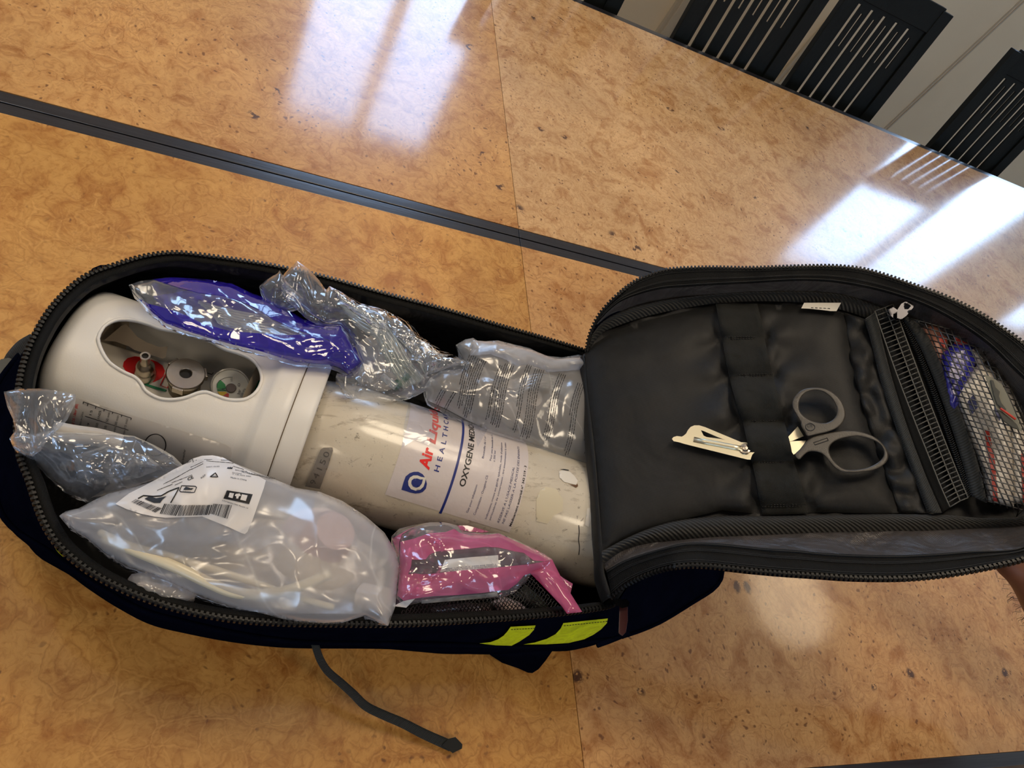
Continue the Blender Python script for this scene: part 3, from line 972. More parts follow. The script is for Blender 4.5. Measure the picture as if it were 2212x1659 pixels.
def ribbon(name, left, right, mapper, mat, parent, hfn=None, nlen=60, nw=6, thick=0.001, label=None, crown=0.0):
    """band between two outline polylines [(x, y, h)]"""
    A = resample(left, nlen); B = resample(right, nlen)
    rows = []; uv = []
    for j in range(nw):
        t = j / (nw - 1); r = []
        L = 0; prev = None
        for i in range(nlen):
            q = A[i] * (1 - t) + B[i] * t
            hh = q[2] + crown * (1 - (2 * t - 1) ** 2)
            if hfn: hh += hfn(i / (nlen - 1), t)
            p = mapper(q[0], q[1], hh)
            if prev is not None: L += np.linalg.norm(p - prev)
            prev = p; r.append(p); uv.append((L * S, t))
        rows.append(r)
    mb = MB(); mb.grid(rows, uv=uv)
    o = mb.build(name, mat, parent, label=label)
    if thick: solidify(o, thick, 0)
    return o

# yellow reflective tabs on the near side
def near_side(x, y, up=0.0016):
    zy = np.interp(x, [600, 858, 1016, 1175, 1301, 1335], [1348, 1349, 1341, 1329, 1313, 1300])
    my = np.interp(x, [600, 700, 900, 1010, 1110, 1200, 1260, 1330], [1377, 1384, 1386, 1390, 1394, 1391, 1383, 1376])
    t = np.clip((y - zy) / (my - zy), 0, 1.05)
    return at(x, y, ZZ + 0.003 + (0.085 - ZZ) * t + up)
for pl_ in ([(1103, 1354), (1157, 1351), (1153, 1361), (1143, 1372), (1122, 1386), (1105, 1395), (1070, 1394), (1036, 1390), (1060, 1387), (1076, 1381), (1088, 1373), (1096, 1364)],
            [(1217, 1346), (1313, 1336), (1311, 1346), (1298, 1360), (1282, 1371), (1262, 1381), (1228, 1389), (1180, 1392), (1131, 1392), (1155, 1388), (1181, 1380), (1200, 1370), (1211, 1358)]):
    t_ = plate('reflective_tab', pl_, [], lambda x, y, u: near_side(x, y, u), 0.0022, 0.0010, M_yellow, bag, 6.0, label='fluorescent yellow reflective tab')
    x0, x1 = pl_[0][0], pl_[1][0]; y0, y1 = pl_[0][1], pl_[1][1]
    mb = MB()
    for k in range(int((x1 - x0) / 6)):
        a = (k + .2) * 6 / (x1 - x0); b2 = (k + .8) * 6 / (x1 - x0)
        mb.tube([near_side(x0 + (x1 - x0) * q, y0 + (y1 - y0) * q + 6, 0.0026) for q in (a, b2)], 0.00035, 5)
    mb.build('stitching', M_stitch, t_, kind='stuff')
plate('reflective_tab', [(122, 1180), (128, 1186), (140, 1200), (136, 1203), (126, 1194), (120, 1186)], [], mz, 0.10, 0.002, M_yellow, bag, 6.0, label='tiny corner of fluorescent yellow tab')

# hip wing flap poking out under the near side, the hanging strap, end pocket
plate('hip_wing', [(1030, 1375), (1042, 1398), (1060, 1416), (1085, 1432), (1120, 1444), (1140, 1453), (1150, 1454), (1163, 1446), (1178, 1428), (1192, 1408), (1207, 1385), (1207, 1360), (1100, 1360)], [],
      mz, 0.014, 0.010, M_shell, bag, 9.0, 0.002, hfn=lambda x, y: 0.03 * max(0, min(1, (1410 - y) / 40)))
sp = [(676, 1376, .075), (683, 1400, .070), (692, 1425, .063), (708, 1450, .055), (733, 1472, .046), (762, 1498, .036), (790, 1525, .027), (830, 1545, .021), (870, 1562, .016), (915, 1585, .011), (955, 1603, .007), (975, 1612, .006)]
L_, R_ = [], []
P_ = resample([(a, b_, c) for a, b_, c in sp], 40)
for i in range(40):
    t = P_[min(i + 1, 39)][:2] - P_[max(i - 1, 0)][:2]; t /= np.linalg.norm(t); nn_ = np.array([-t[1], t[0]])
    w_ = 8.0 + 4.0 * (i / 39)
    L_.append((*(P_[i][:2] + nn_ * w_), P_[i][2])); R_.append((*(P_[i][:2] - nn_ * w_), P_[i][2] + .002))
ribbon('hanging_strap', L_, R_, mz, M_web, bag, None, 60, 5, 0.0016)
plate('strap_end', [(968, 1596), (984, 1592), (999, 1608), (998, 1617), (978, 1627), (955, 1610)], [], mz, 0.0095, 0.0055, M_web, bag, 8.0, 0.0008)
# lower end pocket and grey buckle at the head end
ribbon('side_strap', [(66, 722, .10), (40, 738, .09), (18, 762, .08), (8, 780, .072), (-6, 800, .07)], [(86, 750, .10), (64, 775, .09), (48, 800, .08), (38, 820, .075), (22, 836, .07)], mz, M_web, bag, None, 40, 5, 0.002)
plate('buckle', [(-20, 800), (2, 776), (18, 773), (30, 776), (42, 782), (44, 792), (36, 806), (22, 822), (10, 840), (-4, 862), (-20, 880)], [], mz, 0.082, 0.010, M_greyplastic, bag, 8.0, 0.002)
plate('end_pocket', [(-20, 800), (20, 790), (52, 790), (42, 850), (38, 900), (38, 950), (44, 990), (30, 1000), (-10, 1010), (-60, 960), (-60, 860)], [], mz, 0.080, 0.05, M_shell, bag, 12.0, 0.004)

# ---- foot end mesh pocket on the near inner wall
M_net = plain('black_net_cord', srgb(30, 29, 27), 0.35, spec=0.8)
M_netgrey = plain('grey_net_cord', srgb(84, 82, 76), 0.5)
M_pinkwhite = plain('off_white_packet', srgb(224, 206, 196), 0.5, vary=0.2, vscale=30)
M_darkpack = plain('dark_green_packet', srgb(40, 46, 42), 0.45)

def net_patch(name, poly, mapper, hfn, parent, ang, cell, rad, mat, hexa=False, kind='stuff'):
    """knotless netting: two crossing cord families, clipped to a polygon (px domain)"""
    P = np.array(poly, float)[:, :2]; c = P.mean(0); Rr = np.max(np.linalg.norm(P - c, axis=1)) + cell
    mb = MB()
    for fam in range(2):
        a = ang[fam]; e = np.array([math.cos(a), math.sin(a)]); n_ = np.array([-e[1], e[0]])
        k = -Rr
        while k < Rr:
            s_ = np.arange(-Rr, Rr, cell / 3.0)
            pts = c + np.outer(s_, e) + n_ * k
            if hexa: pts = pts + np.outer(np.sin(s_ / cell * math.pi + (k / cell) * math.pi) * cell * 0.12, n_)
            ins = inpoly(pts[:, 0], pts[:, 1], P)
            run = []
            for p, ok in zip(pts, ins):
                if ok: run.append(p)
                if (not ok or p is pts[-1]) and run:
                    if len(run) > 1:
                        mb.tube([mapper(q[0], q[1], hfn(q[0], q[1])) for q in run], rad, 4, cap=False)
                    run = []
            k += cell
    o = mb.build(name, mat, parent)
    o['kind'] = kind
    return o
NP1 = [(862, 1322), (900, 1305), (960, 1300), (1010, 1294), (1075, 1290), (1110, 1268), (1130, 1240), (1150, 1245), (1180, 1280), (1218, 1318), (1175, 1326), (1016, 1336), (862, 1342)]
def h_n1(x, y): return 0.118 + 0.022 * math.exp(-((x - 1090) / 90.0) ** 2 - ((y - 1290) / 40.0) ** 2)
np1 = net_patch('mesh_pocket', NP1, mz, h_n1, bag, (0.75, 2.1), 6.6, 0.00042, M_net, True)
# ------------------------------------------------------------------ LID
TH = math.radians(35)
HX = float(at(1290, 950, 0.17)[0])
LN = np.array([-math.sin(TH), 0, math.cos(TH)]); LP0 = np.array([HX, 0, 0.17])
def lid(x, y, off=0.0): return onplane(x, y, LP0 + LN * off, LN)
N_ = 240
LZ = [(1268, 772), (1272, 735), (1290, 690), (1318, 655), (1360, 618), (1400, 597), (1446, 584), (1525, 580), (1620, 581), (1715, 578), (1800, 577), (1860, 583), (1910, 596), (1968, 616), (2040, 642), (2110, 676), (2170, 715), (2214, 748), (2275, 810), (2330, 890), (2352, 980), (2345, 1070), (2300, 1150), (2250, 1190), (2205, 1210), (2130, 1227), (2050, 1241), (1960, 1250), (1860, 1250), (1778, 1245), (1700, 1240), (1620, 1233), (1540, 1224), (1490, 1222), (1440, 1228), (1390, 1245), (1350, 1266), (1322, 1290)]
LT = [(1266, 768), (1275, 722), (1297, 690), (1335, 655), (1380, 636), (1430, 624), (1480, 620), (1525, 617), (1620, 612), (1715, 607), (1790, 609), (1860, 620), (1920, 634), (1983, 655), (2040, 682), (2095, 716), (2140, 750), (2180, 790), (2240, 850), (2290, 920), (2308, 990), (2300, 1065), (2262, 1130), (2235, 1165), (2190, 1188), (2096, 1192), (2030, 1197), (1940, 1201), (1860, 1200), (1778, 1196), (1715, 1190), (1651, 1186), (1556, 1176), (1500, 1174), (1461, 1178), (1382, 1200), (1345, 1214), (1310, 1234)]
LO = [(1265, 766), (1272, 738), (1303, 694), (1345, 671), (1398, 656), (1440, 648), (1493, 642), (1540, 638), (1620, 633), (1715, 631), (1790, 634), (1845, 644), (1900, 664), (1950, 684), (1990, 700), (2040, 722), (2080, 745), (2130, 790), (2180, 840), (2220, 900), (2245, 980), (2240, 1050), (2232, 1090), (2225, 1130), (2190, 1138), (2100, 1142), (1983, 1147), (1940, 1147), (1860, 1149), (1778, 1150), (1715, 1153), (1651, 1156), (1590, 1158), (1525, 1161), (1446, 1169), (1400, 1174), (1345, 1190), (1303, 1219)]
LI = [(1264, 764), (1275, 750), (1303, 718), (1350, 698), (1398, 683), (1450, 671), (1525, 658), (1570, 654), (1620, 651), (1700, 652), (1770, 658), (1840, 676), (1890, 694), (1930, 706), (1980, 722), (2030, 744), (2070, 770), (2110, 810), (2150, 860), (2185, 920), (2205, 985), (2205, 1040), (2200, 1085), (2195, 1118), (2150, 1120), (2100, 1119), (2028, 1111), (1940, 1110), (1860, 1111), (1778, 1112), (1715, 1114), (1651, 1115), (1600, 1114), (1556, 1115), (1461, 1124), (1400, 1142), (1350, 1164), (1300, 1190)]
def lidrow(L, h0, h1=None, wobble=0.0, seed=0):
    Q = resample(L, N_)
    out = []
    for i, (x, y) in enumerate(Q):
        t = i / (N_ - 1); e = min(1.0, min(t, 1 - t) / 0.06)
        h = h0 * e
        if wobble: h += wobble * e * noise.noise(Vector((x * 0.02, y * 0.02, seed)))
        out.append(lid(x, y, h))
    return out
HZ, HT, HO, HI = 0.036, 0.030, 0.004, 0.002
rowZ = lidrow(LZ, HZ); rowT = lidrow(LT, HT, wobble=0.004); rowO = lidrow(LO, HO); rowI = lidrow(LI, HI)
lidm = lambda f: [lidrow_ for lidrow_ in f]
def mixrow(A, B, t, bulge=0.0, wob_=0.0, seed=0):
    out = []
    for a, b_ in zip(A, B):
        p = a * (1 - t) + b_ * t + LN * bulge
        if wob_: p = p + LN * wob_ * noise.noise(Vector((p[0] * 38, p[1] * 38, seed)))
        out.append(p)
    return out
# gusset cloth, rising from the piping to the zipper tape
rows = [mixrow(rowO, rowT, t, -0.004 * math.sin(t * math.pi), 0.006 * math.sin(t * math.pi), 2) for t in np.linspace(0, 1, 7)]
mb = MB(); mb.grid(rows); mb.build('lid_gusset', M_gusset, bag)
rows = [mixrow(rowT, rowZ, t, 0.0012) for t in (-0.02, 0.25, 0.5, 0.75, 0.97)]
mb = MB(); mb.grid(rows); tp = solidify(mb.build('lid_zipper_tape', M_tape, bag), 0.0010)
mb = MB()
for t, r_ in ((0.06, 0.0005), (0.30, 0.00028), (0.36, 0.00028), (0.78, 0.0003), (0.86, 0.0003)):
    mb.tube(mixrow(rowT, rowZ, t, 0.0022)[::1], r_, 5)
mb.build('stitching', M_stitch, tp, kind='stuff')
# twill piping: a soft roll between the base panel and the gusset
rows = []; uv = []
for j, t in enumerate(np.linspace(0, 1, 7)):
    r = mixrow(rowI, rowO, t, 0.0075 * math.sin(math.pi * t) ** 0.7)
    L = 0
    for k, p in enumerate(r):
        if k: L += np.linalg.norm(rowO[k] - rowO[k - 1])
        uv.append((L * S, t))
    rows.append(r)
mb = MB(); mb.grid(rows, uv=uv); mb.build('twill_piping', M_twill, bag)
def outl(p, t):
    c = lid(1750, 915, HZ); v = p - c; v = v - LN * (v @ LN); return v / np.linalg.norm(v)
rz = resample([tuple(p) for p in rowZ], 800)
teeth(rz + LN * 0.0006, 0.0035, outl, 0.0021, 0.0016).build('lid_zipper_teeth', M_teeth, bag, False, kind='stuff')
# base panel and the outside of the lid
vs, fs = cdt(resample(LI, 120), step=22.0)
def basew(x, y): return 0.004 * noise.noise(Vector((x * 0.018, y * 0.018, 4)))
obj('lid_base_panel', [lid(x, y, HI - 0.002 + basew(x, y)) for x, y in vs], [f[::-1] for f in fs], M_lining, bag)
rows = [rowZ, mixrow(rowZ, rowT, 0.15, -0.020), mixrow(rowT, rowO, 0.3, -0.040), mixrow(rowT, rowO, 0.9, -0.046)]
mb = MB(); mb.grid([[tuple(p) for p in r] for r in rows]); 
mb.build('lid_shell_side', M_shell, bag)
bo = np.array([lid(x, y, 0) for x, y in LO]);
vs2, fs2 = cdt(resample(LO, 120), step=26.0)
obj('lid_shell_back', [lid(x, y, -0.036 + 0.003 * noise.noise(Vector((x * .02, y * .02, 8)))) for x, y in vs2], fs2, M_shell, bag)
# fold of cloth where the lid turns over the foot of the bag
FE = [(1264, 764), (1267, 800), (1271, 850), (1276, 900), (1282, 950), (1287, 1000), (1291, 1050), (1295, 1100), (1299, 1150), (1303, 1195), (1304, 1232), (1312, 1262), (1322, 1290)]
fe = resample(FE, 40)
A_ = [lid(x, y, 0.004 * math.sin(math.pi * i / 39)) for i, (x, y) in enumerate(fe)]
rows = []
for k, (dx, dz) in enumerate([(0, 0), (-0.001, -0.006), (0.0, -0.014), (0.004, -0.022), (0.012, -0.030), (0.024, -0.040), (0.04, -0.052)]):
    rows.append([p + np.array([dx, 0, dz]) for p in A_])
mb = MB(); mb.grid(rows[::-1]); solidify(mb.build('lid_fold', M_pad, bag), 0.0012, 0)

# ---- padded tool panel with the sewn elastic band
PO = [(1264, 766), (1285, 742), (1330, 714), (1380, 697), (1420, 687), (1500, 668), (1546, 659), (1640, 656), (1735, 662), (1800, 669), (1822, 680), (1828, 700), (1834, 745), (1846, 800), (1858, 860), (1876, 920), (1897, 980), (1920, 1040), (1945, 1108), (1900, 1110), (1800, 1107), (1746, 1108), (1650, 1112), (1560, 1102), (1480, 1121), (1400, 1142), (1345, 1165), (1301, 1190),
      (1299, 1150), (1295, 1100), (1291, 1050), (1287, 1000), (1282, 950), (1276, 900), (1271, 850), (1267, 800)]
ST = [((1560, 731), (1651, 729)), ((1575, 812), (1669, 810)), ((1604, 911), (1694, 911)), ((1624, 997), (1715, 998)), ((1643, 1093), (1742, 1091))]
pod = np.array(PO, float)
def padh(x, y):
    d = float(polydist(np.array([x]), np.array([y]), pod)[0])
    e = min(1.0, d / 70.0); h = 0.0075 * math.sqrt(max(0, 1 - (1 - e) ** 2))
    # soft cloth pulled down at the ends of each stitch line, folds fan out from there
    for (a, b_) in ST:
        for (qx, qy), sg in ((a, -1), (b_, 1)):
            dx, dy = x - qx, y - qy; r = math.hypot(dx, dy)
            if r < 260:
                an = math.atan2(dy, dx * sg)
                if dx * sg > -8:
                    fold = math.cos(an * 4.0 + 0.6) * math.exp(-((r - 60) / 75.0) ** 2) * 0.0019
                    h += fold
                h -= 0.0060 * math.exp(-(r / 20.0) ** 2)
    xs = np.interp(y, [729, 811, 911, 997, 1092], [1606, 1622, 1649, 1670, 1692])
    h -= 0.0035 * math.exp(-((x - xs) / 48.0) ** 2)
    h += 0.0022 * noise.noise(Vector((x * 0.009, y * 0.014, 1.5))) * e
    h += 0.0005 * noise.noise(Vector((x * 0.03, y * 0.03, 7.5))) * e
    return h + HI + 0.001
vs, fs = cdt(PO, step=11.0)
obj('tool_panel', [lid(x, y, padh(x, y)) for x, y in vs], [f[::-1] for f in fs], M_pad, bag)
# elastic band
EL = [(1546, 657), (1552, 690), (1560, 731), (1566, 770), (1575, 812), (1587, 860), (1604, 911), (1614, 955), (1624, 997), (1634, 1045), (1643, 1093), (1647, 1112)]
ER = [(1636, 657), (1644, 690), (1651, 729), (1660, 770), (1669, 810), (1682, 860), (1694, 911), (1706, 955), (1715, 998), (1730, 1045), (1742, 1091), (1746, 1109)]
sy = [657, 731, 812, 911, 997, 1093, 1112]
def bandh(y):
    for i in range(len(sy) - 1):
        if sy[i] <= y <= sy[i + 1]:
            t = (y - sy[i]) / (sy[i + 1] - sy[i]); am = (0.006, 0.006, 0.0075, 0.0115, 0.0065, 0.001)[i]
            return am * math.sin(math.pi * t) ** 0.6
    return 0.0
def band(name, L, R, hf, mat):
    A = resample(L, 90); B = resample(R, 90); rows = []; uv = []
    for j in range(9):
        t = j / 8; r = []
        for i in range(90):
            q = A[i] * (1 - t) + B[i] * t
            yc = (A[i][1] + B[i][1]) / 2
            bs = 0.0
            for k_ in (-6, 0, 6): bs = max(bs, padh(q[0] + k_, q[1]))
            edge_ = 1.0 if 1 < i < 88 else 0.3
            r.append(lid(q[0], q[1], bs + 0.0010 + hf(yc) * edge_))
            uv.append((i * 0.004, t))
        rows.append(r)
    mb = MB(); mb.grid(rows, uv=uv); return solidify(mb.build(name, mat, bag), 0.0013, 0)
eb = band('elastic_band', EL, ER, bandh, M_elastic)
mb = MB()
for a, b_ in ST:
    for k in range(15):
        t0, t1 = (k + .15) / 15, (k + .85) / 15
        for dy in (-2.0, 2.0):
            pts = [lid(a[0] + (b_[0] - a[0]) * t, a[1] + (b_[1] - a[1]) * t + dy, padh(a[0] + (b_[0] - a[0]) * t, a[1] + dy) + 0.0034 + 0.0006 * math.sin(math.pi * (t - t0) / (t1 - t0))) for t in np.linspace(t0, t1, 4)]
            mb.tube(pts, 0.0005, 5)
mb.build('stitching', M_stitch, eb, kind='stuff')
M_tag = plain('white_sewn_tag', srgb(206, 200, 186), 0.6)
M_ink = plain('black_ink', srgb(28, 28, 30), 0.6)
tg = plate('size_tag', [(1731, 666), (1737, 654), (1817, 654), (1807, 672), (1795, 672), (1770, 669), (1750, 667)], [], lid, 0.0125, 0.0008, M_tag, bag, 8.0, label='small white sewn tag')
mb = MB()
for k in range(5): mb.tube([lid(1752 + k * 9, 664.5 + k * .4, 0.0128), lid(1757 + k * 9, 664.8 + k * .4, 0.0128)], 0.0004, 4)
mb.build('print_line', M_ink, tg)

# ---- zipped mesh pocket at the end of the lid
def bandL(name, L, R, h, mat, crown=0.002, nw=7, uvf=1.0, parent=None, wob_=0.0):
    A = resample(L, 70); B = resample(R, 70); rows = []; uv = []
    for j in range(nw):
        t = j / (nw - 1); r = []; Ls = 0; pv = None
        for i in range(70):
            q = A[i] * (1 - t) + B[i] * t
            hh = h + crown * (1 - (2 * t - 1) ** 2)
            if wob_: hh += wob_ * noise.noise(Vector((q[0] * 0.03, q[1] * 0.03, 2.2)))
            p = lid(q[0], q[1], hh)
            if pv is not None: Ls += np.linalg.norm(p - pv)
            pv = p; r.append(p); uv.append((Ls * S * uvf, t))
        rows.append(r)
    mb = MB(); mb.grid(rows, uv=uv); return solidify(mb.build(name, mat, parent or bag), 0.001, 0)
C1 = [(1822, 676), (1832, 745), (1850, 830), (1880, 930), (1915, 1030), (1944, 1108)]
C2 = [(1868, 690), (1884, 745), (1905, 830), (1938, 930), (1975, 1030), (2004, 1108)]
C3 = [(1893, 672), (1906, 740), (1930, 830), (1962, 930), (2000, 1030), (2034, 1108)]
bandL('wrinkled_strip', C1, C2, 0.004, M_pad, 0.004, 9, wob_=0.010)
bandL('pocket_hem', C2, C3, 0.008, M_web, 0.004, 7, 0.9)
C4 = [(1912, 664), (1926, 700), (1950, 765), (1985, 860), (2020, 950), (2052, 1030), (2074, 1082)]
C4b = [(1890, 672), (1906, 720), (1934, 800), (1970, 895), (2004, 980), (2034, 1055), (2052, 1095)]
C5 = [(1922, 662), (1944, 700), (1966, 750), (1996, 830), (2032, 930), (2062, 1010), (2086, 1075)]
bandL('pocket_hem', C3, C4, 0.005, M_tape, 0.001)
bandL('zipper_flap', C4, C5, 0.012, M_tape, 0.0)
C6 = [(1952, 690), (1975, 725), (2000, 775), (2030, 850), (2058, 930), (2080, 1000), (2100, 1072)]
C7 = [(1958, 684), (1988, 705), (2014, 745), (2046, 820), (2078, 900), (2104, 975), (2122, 1040), (2131, 1086)]
bandL('pocket_zipper_tape', C5, C6, 0.010, M_tape, 0.0)
bandL('pocket_binding', C6, C7, 0.014, M_web, 0.003, 7, 0.7)
# edge netting: ladder of square cells
mb = MB()
e1 = resample(C4b, 44); e2 = resample(C4, 44); e3 = resample([(x + 17, y - 7) for x, y in C4], 44)
for e in (e1, e2, e3):
    mb.tube([lid(x, y, 0.0165) for x, y in e], 0.00062, 5)
for i in range(44):
    mb.tube([lid(*e1[i], 0.0160), lid(*e2[i], 0.0168)], 0.0005, 5); mb.tube([lid(*e2[i], 0.0168), lid(*e3[i], 0.0165)], 0.0005, 5)
mb.build('edge_netting', M_netgrey, bag, kind='stuff')
mb = MB()
zc = resample([(a[0] * .5 + b_[0] * .5 + 2, a[1] * .5 + b_[1] * .5) for a, b_ in zip(resample(C5, 30), resample(C6, 30))], 96)
for i in range(95):
    t = zc[i + 1] - zc[i]; t /= np.linalg.norm(t); nn_ = np.array([-t[1], t[0]])
    for sgn in (-1, 1):
        c = zc[i] + t * (1.2 if sgn > 0 else 0)
        mb.tube([lid(*(c + nn_ * sgn * 9.5), 0.0105), lid(*(c + nn_ * sgn * 6), 0.0135), lid(*(c + nn_ * sgn * 1 + t * 1.5), 0.0140), lid(*(c - nn_ * sgn * 1.5 + t * 1.5), 0.0125)], 0.00062, 5)
mb.build('zipper_coil', M_teeth, bag, kind='stuff')
zp_o = [(1938, 670), (1947, 656), (1955, 652), (1965, 652), (1973, 658), (1973, 664), (1958, 682), (1947, 690), (1938, 687)]
zp = plate('zipper_pull', zp_o, [[(1952, 661), (1957, 657), (1964, 657), (1968, 661), (1962, 668), (1954, 668)]], lid, 0.030, 0.0022, M_darkchrome, bag, 5.0, 0.0004)
plate('slider', [(1916, 668), (1930, 662), (1944, 672), (1948, 688), (1936, 694), (1924, 684)], [[(1931, 679), (1937, 677), (1941, 683), (1936, 688), (1931, 685)]], lid, 0.024, 0.008, M_darkchrome, zp, 5.0, 0.0006)
# domed net
NP = [(1958, 684), (1988, 705), (2014, 745), (2046, 820), (2078, 900), (2104, 975), (2122, 1040), (2131, 1086), (2180, 1100), (2226, 1108), (2240, 1040), (2236, 960), (2212, 890), (2170, 812), (2118, 752), (2060, 712), (2010, 692)]
npd = np.array(NP, float)
def neth(x, y):  # height of the netting over its packets
    d = float(polydist(np.array([x]), np.array([y]), npd)[0]); return 0.012 + 0.024 * math.sqrt(1 - (1 - min(1, d / 38.0)) ** 2)
net_patch('net_panel', NP, lid, neth, bag, (math.radians(66), math.radians(15)), 11.2, 0.00060, M_net)
# rubber badge on the net
M_badge = plain('grey_green_rubber', srgb(104, 102, 88), 0.6)
M_badged = plain('dark_rubber', srgb(40, 42, 36), 0.6)
bd = plate('rubber_badge', [(2126, 808), (2146, 817), (2164, 830), (2176, 852), (2190, 884), (2209, 932), (2186, 924), (2166, 909), (2152, 882), (2141, 850)], [], lid, 0.040, 0.002, M_badge, bag, 8.0, 0.0006)
plate('relief', [(2140, 820), (2146, 822), (2150, 836), (2160, 846), (2158, 856), (2163, 870), (2174, 884), (2168, 886), (2154, 872), (2147, 852)], [], lid, 0.0415, 0.001, M_badged, bd, 6.0)
plate('relief', [(2154, 884), (2166, 890), (2182, 904), (2196, 916), (2202, 928), (2186, 922), (2168, 908)], [], lid, 0.0412, 0.0008, M_badged, bd, 6.0)
mb = MB(); mb.tube([lid(2161, 882, 0.0426), lid(2178, 894, 0.0426), lid(2194, 906, 0.0426)], 0.0009, 6); mb.build('red_line', plain('red_relief_line', srgb(200, 60, 40), 0.5), bd)
# main zipper slider with red-brown pull and cord, at the foot corner
sl = plate('zipper_pull', [(1338, 1308), (1352, 1304), (1356, 1312), (1356, 1340), (1352, 1366), (1344, 1374), (1336, 1368), (1337, 1340)], [], mz, 0.165, 0.003, M_redbrown, bag, 6.0, 0.0006)
plate('slider', [(1322, 1292), (1334, 1296), (1352, 1294), (1360, 1300), (1358, 1310), (1344, 1314), (1330, 1306)], [], mz, 0.170, 0.008, M_darkchrome, sl, 6.0, 0.001)
mb = MB(); mb.tube([at(1346, 1366, .160), at(1338, 1376, .155), at(1318, 1384, .150), at(1290, 1394, .148)], 0.0022, 8).tube([at(1350, 1364, .158), at(1358, 1372, .156)], 0.0022, 8)
mb.tube([at(1341, 1366, .159), at(1346, 1374, .159), at(1352, 1368, .159), at(1347, 1362, .160)], 0.0025, 8, True)
mb.build('pull_cord', M_shell, sl)

# ================================================================== SHEARS
M_blade = plain('satin_steel_blade', srgb(226, 218, 190), 0.32, 1.0, bumps=(300, 0.05, 0.0005))
M_hand, nt, b = new_mat('black_moulded_handle')
tc = nt.nodes.new('ShaderNodeTexCoord').outputs['Object']
b.inputs['Base Color'].default_value = srgb(62, 57, 50); b.inputs['Roughness'].default_value = 0.38
nt.links.new(bump(nt, noise_tex(nt, tc, 900, 2, 0.6), 0.35, 0.0006), b.inputs['Normal'])
k_ = 520 / 2212.0
Q = lambda L: [(1420 + x * k_, 820 + y * k_) for x, y in L]
sh = thing('trauma_shears', 'steel trauma shears with black ring handles tucked through the elastic band', 'scissors', lid(1650, 980, 0.012))
HB = 0.0185
b2 = plate('blade', Q([(262, 500), (280, 465), (305, 435), (340, 420), (385, 420), (440, 437), (770, 575), (820, 575), (1100, 640), (1290, 430), (1345, 520), (1240, 562), (1000, 640), (850, 660), (700, 640), (420, 560), (300, 540)]),
           [Q([(400, 465), (420, 470), (560, 530), (720, 590), (640, 578), (560, 560), (480, 540), (425, 515)])], lid, HB - 0.002, 0.0018, M_blade, sh, 8.0, 0.0003)
b1 = plate('blade', Q([(134, 545), (148, 528), (180, 518), (225, 524), (245, 512), (262, 498), (400, 520), (600, 548), (760, 592), (830, 610), (900, 640), (1120, 600), (1240, 566), (1366, 560), (1310, 650), (1252, 690), (1225, 650), (920, 640), (872, 690), (856, 735), (830, 735), (560, 668), (300, 604), (246, 590), (200, 576), (150, 566)]),
           [], lid, HB, 0.0018, M_blade, sh, 8.0, 0.0004)
mb = MB()
pts = [lid(*q, HB + 0.0004) for q in Q([(335, 548), (450, 572), (560, 592), (700, 620), (790, 638)])]
mb.tube(pts, 0.0026, 10, flat=0.6, up=LN)
mb.build('rib', M_blade, b1)
mb = MB(); mb.lathe([(0.0, 0.0030), (0.0022, 0.0028), (0.0030, 0.0016), (0.0046, 0.0014), (0.0054, 0.0)], lid(*Q([(805, 640)])[0], HB), LN, 24); mb.build('rivet', M_steel, b1)
def handle(outer, inner, top, thick, nm='handle'):
    o = plate(nm, resample(Q(outer), 90, True), [resample(Q(inner), 60, True)], lid, top, thick, M_hand, sh, 6.0, 0.0016)
    return o
h1 = handle([(1240, 200), (1265, 150), (1320, 100), (1400, 75), (1500, 75), (1590, 105), (1670, 170), (1715, 250), (1728, 330), (1700, 400), (1640, 450), (1560, 482), (1460, 505), (1380, 520), (1355, 480), (1320, 425), (1316, 390), (1280, 330), (1245, 262)],
            [(1302, 240), (1312, 180), (1360, 122), (1440, 97), (1520, 110), (1590, 160), (1638, 230), (1650, 300), (1620, 360), (1560, 395), (1480, 395), (1400, 370), (1340, 330), (1308, 285)], 0.0265, 0.0085)
h2 = handle([(1262, 690), (1310, 640), (1370, 565), (1440, 520), (1560, 490), (1700, 470), (1800, 470), (1900, 488), (2000, 530), (2080, 600), (2120, 680), (2115, 740), (2070, 790), (1990, 830), (1880, 850), (1780, 855), (1690, 845), (1620, 800), (1570, 740), (1510, 680), (1440, 660), (1380, 668), (1330, 712), (1300, 738)],
            [(1578, 645), (1600, 592), (1660, 552), (1760, 527), (1860, 522), (1960, 548), (2040, 592), (2078, 650), (2078, 700), (2040, 750), (1970, 793), (1880, 820), (1780, 828), (1710, 818), (1650, 775), (1600, 715)], 0.0245, 0.0085)
mb = MB()
mb.tube([lid(*q, 0.0267) for q in resample(Q([(1405, 400), (1445, 425), (1440, 455), (1405, 470), (1370, 452), (1365, 420)]), 24, True)], 0.00035, 5, True)
text_on(mb, 'CE', Q([(1378, 440)])[0], Q([(1428, 432)])[0], 6.5, lambda a, b_: lid(a, b_, 0.02675), bold=0.02)
mb.build('embossed_mark', M_ink, h1)
mb = MB()
mb.tube([lid(*q, 0.0247) for q in Q([(1437, 578), (1560, 535), (1572, 558), (1448, 600)])], 0.00035, 5, True)
mb.build('embossed_mark', M_ink, h2)
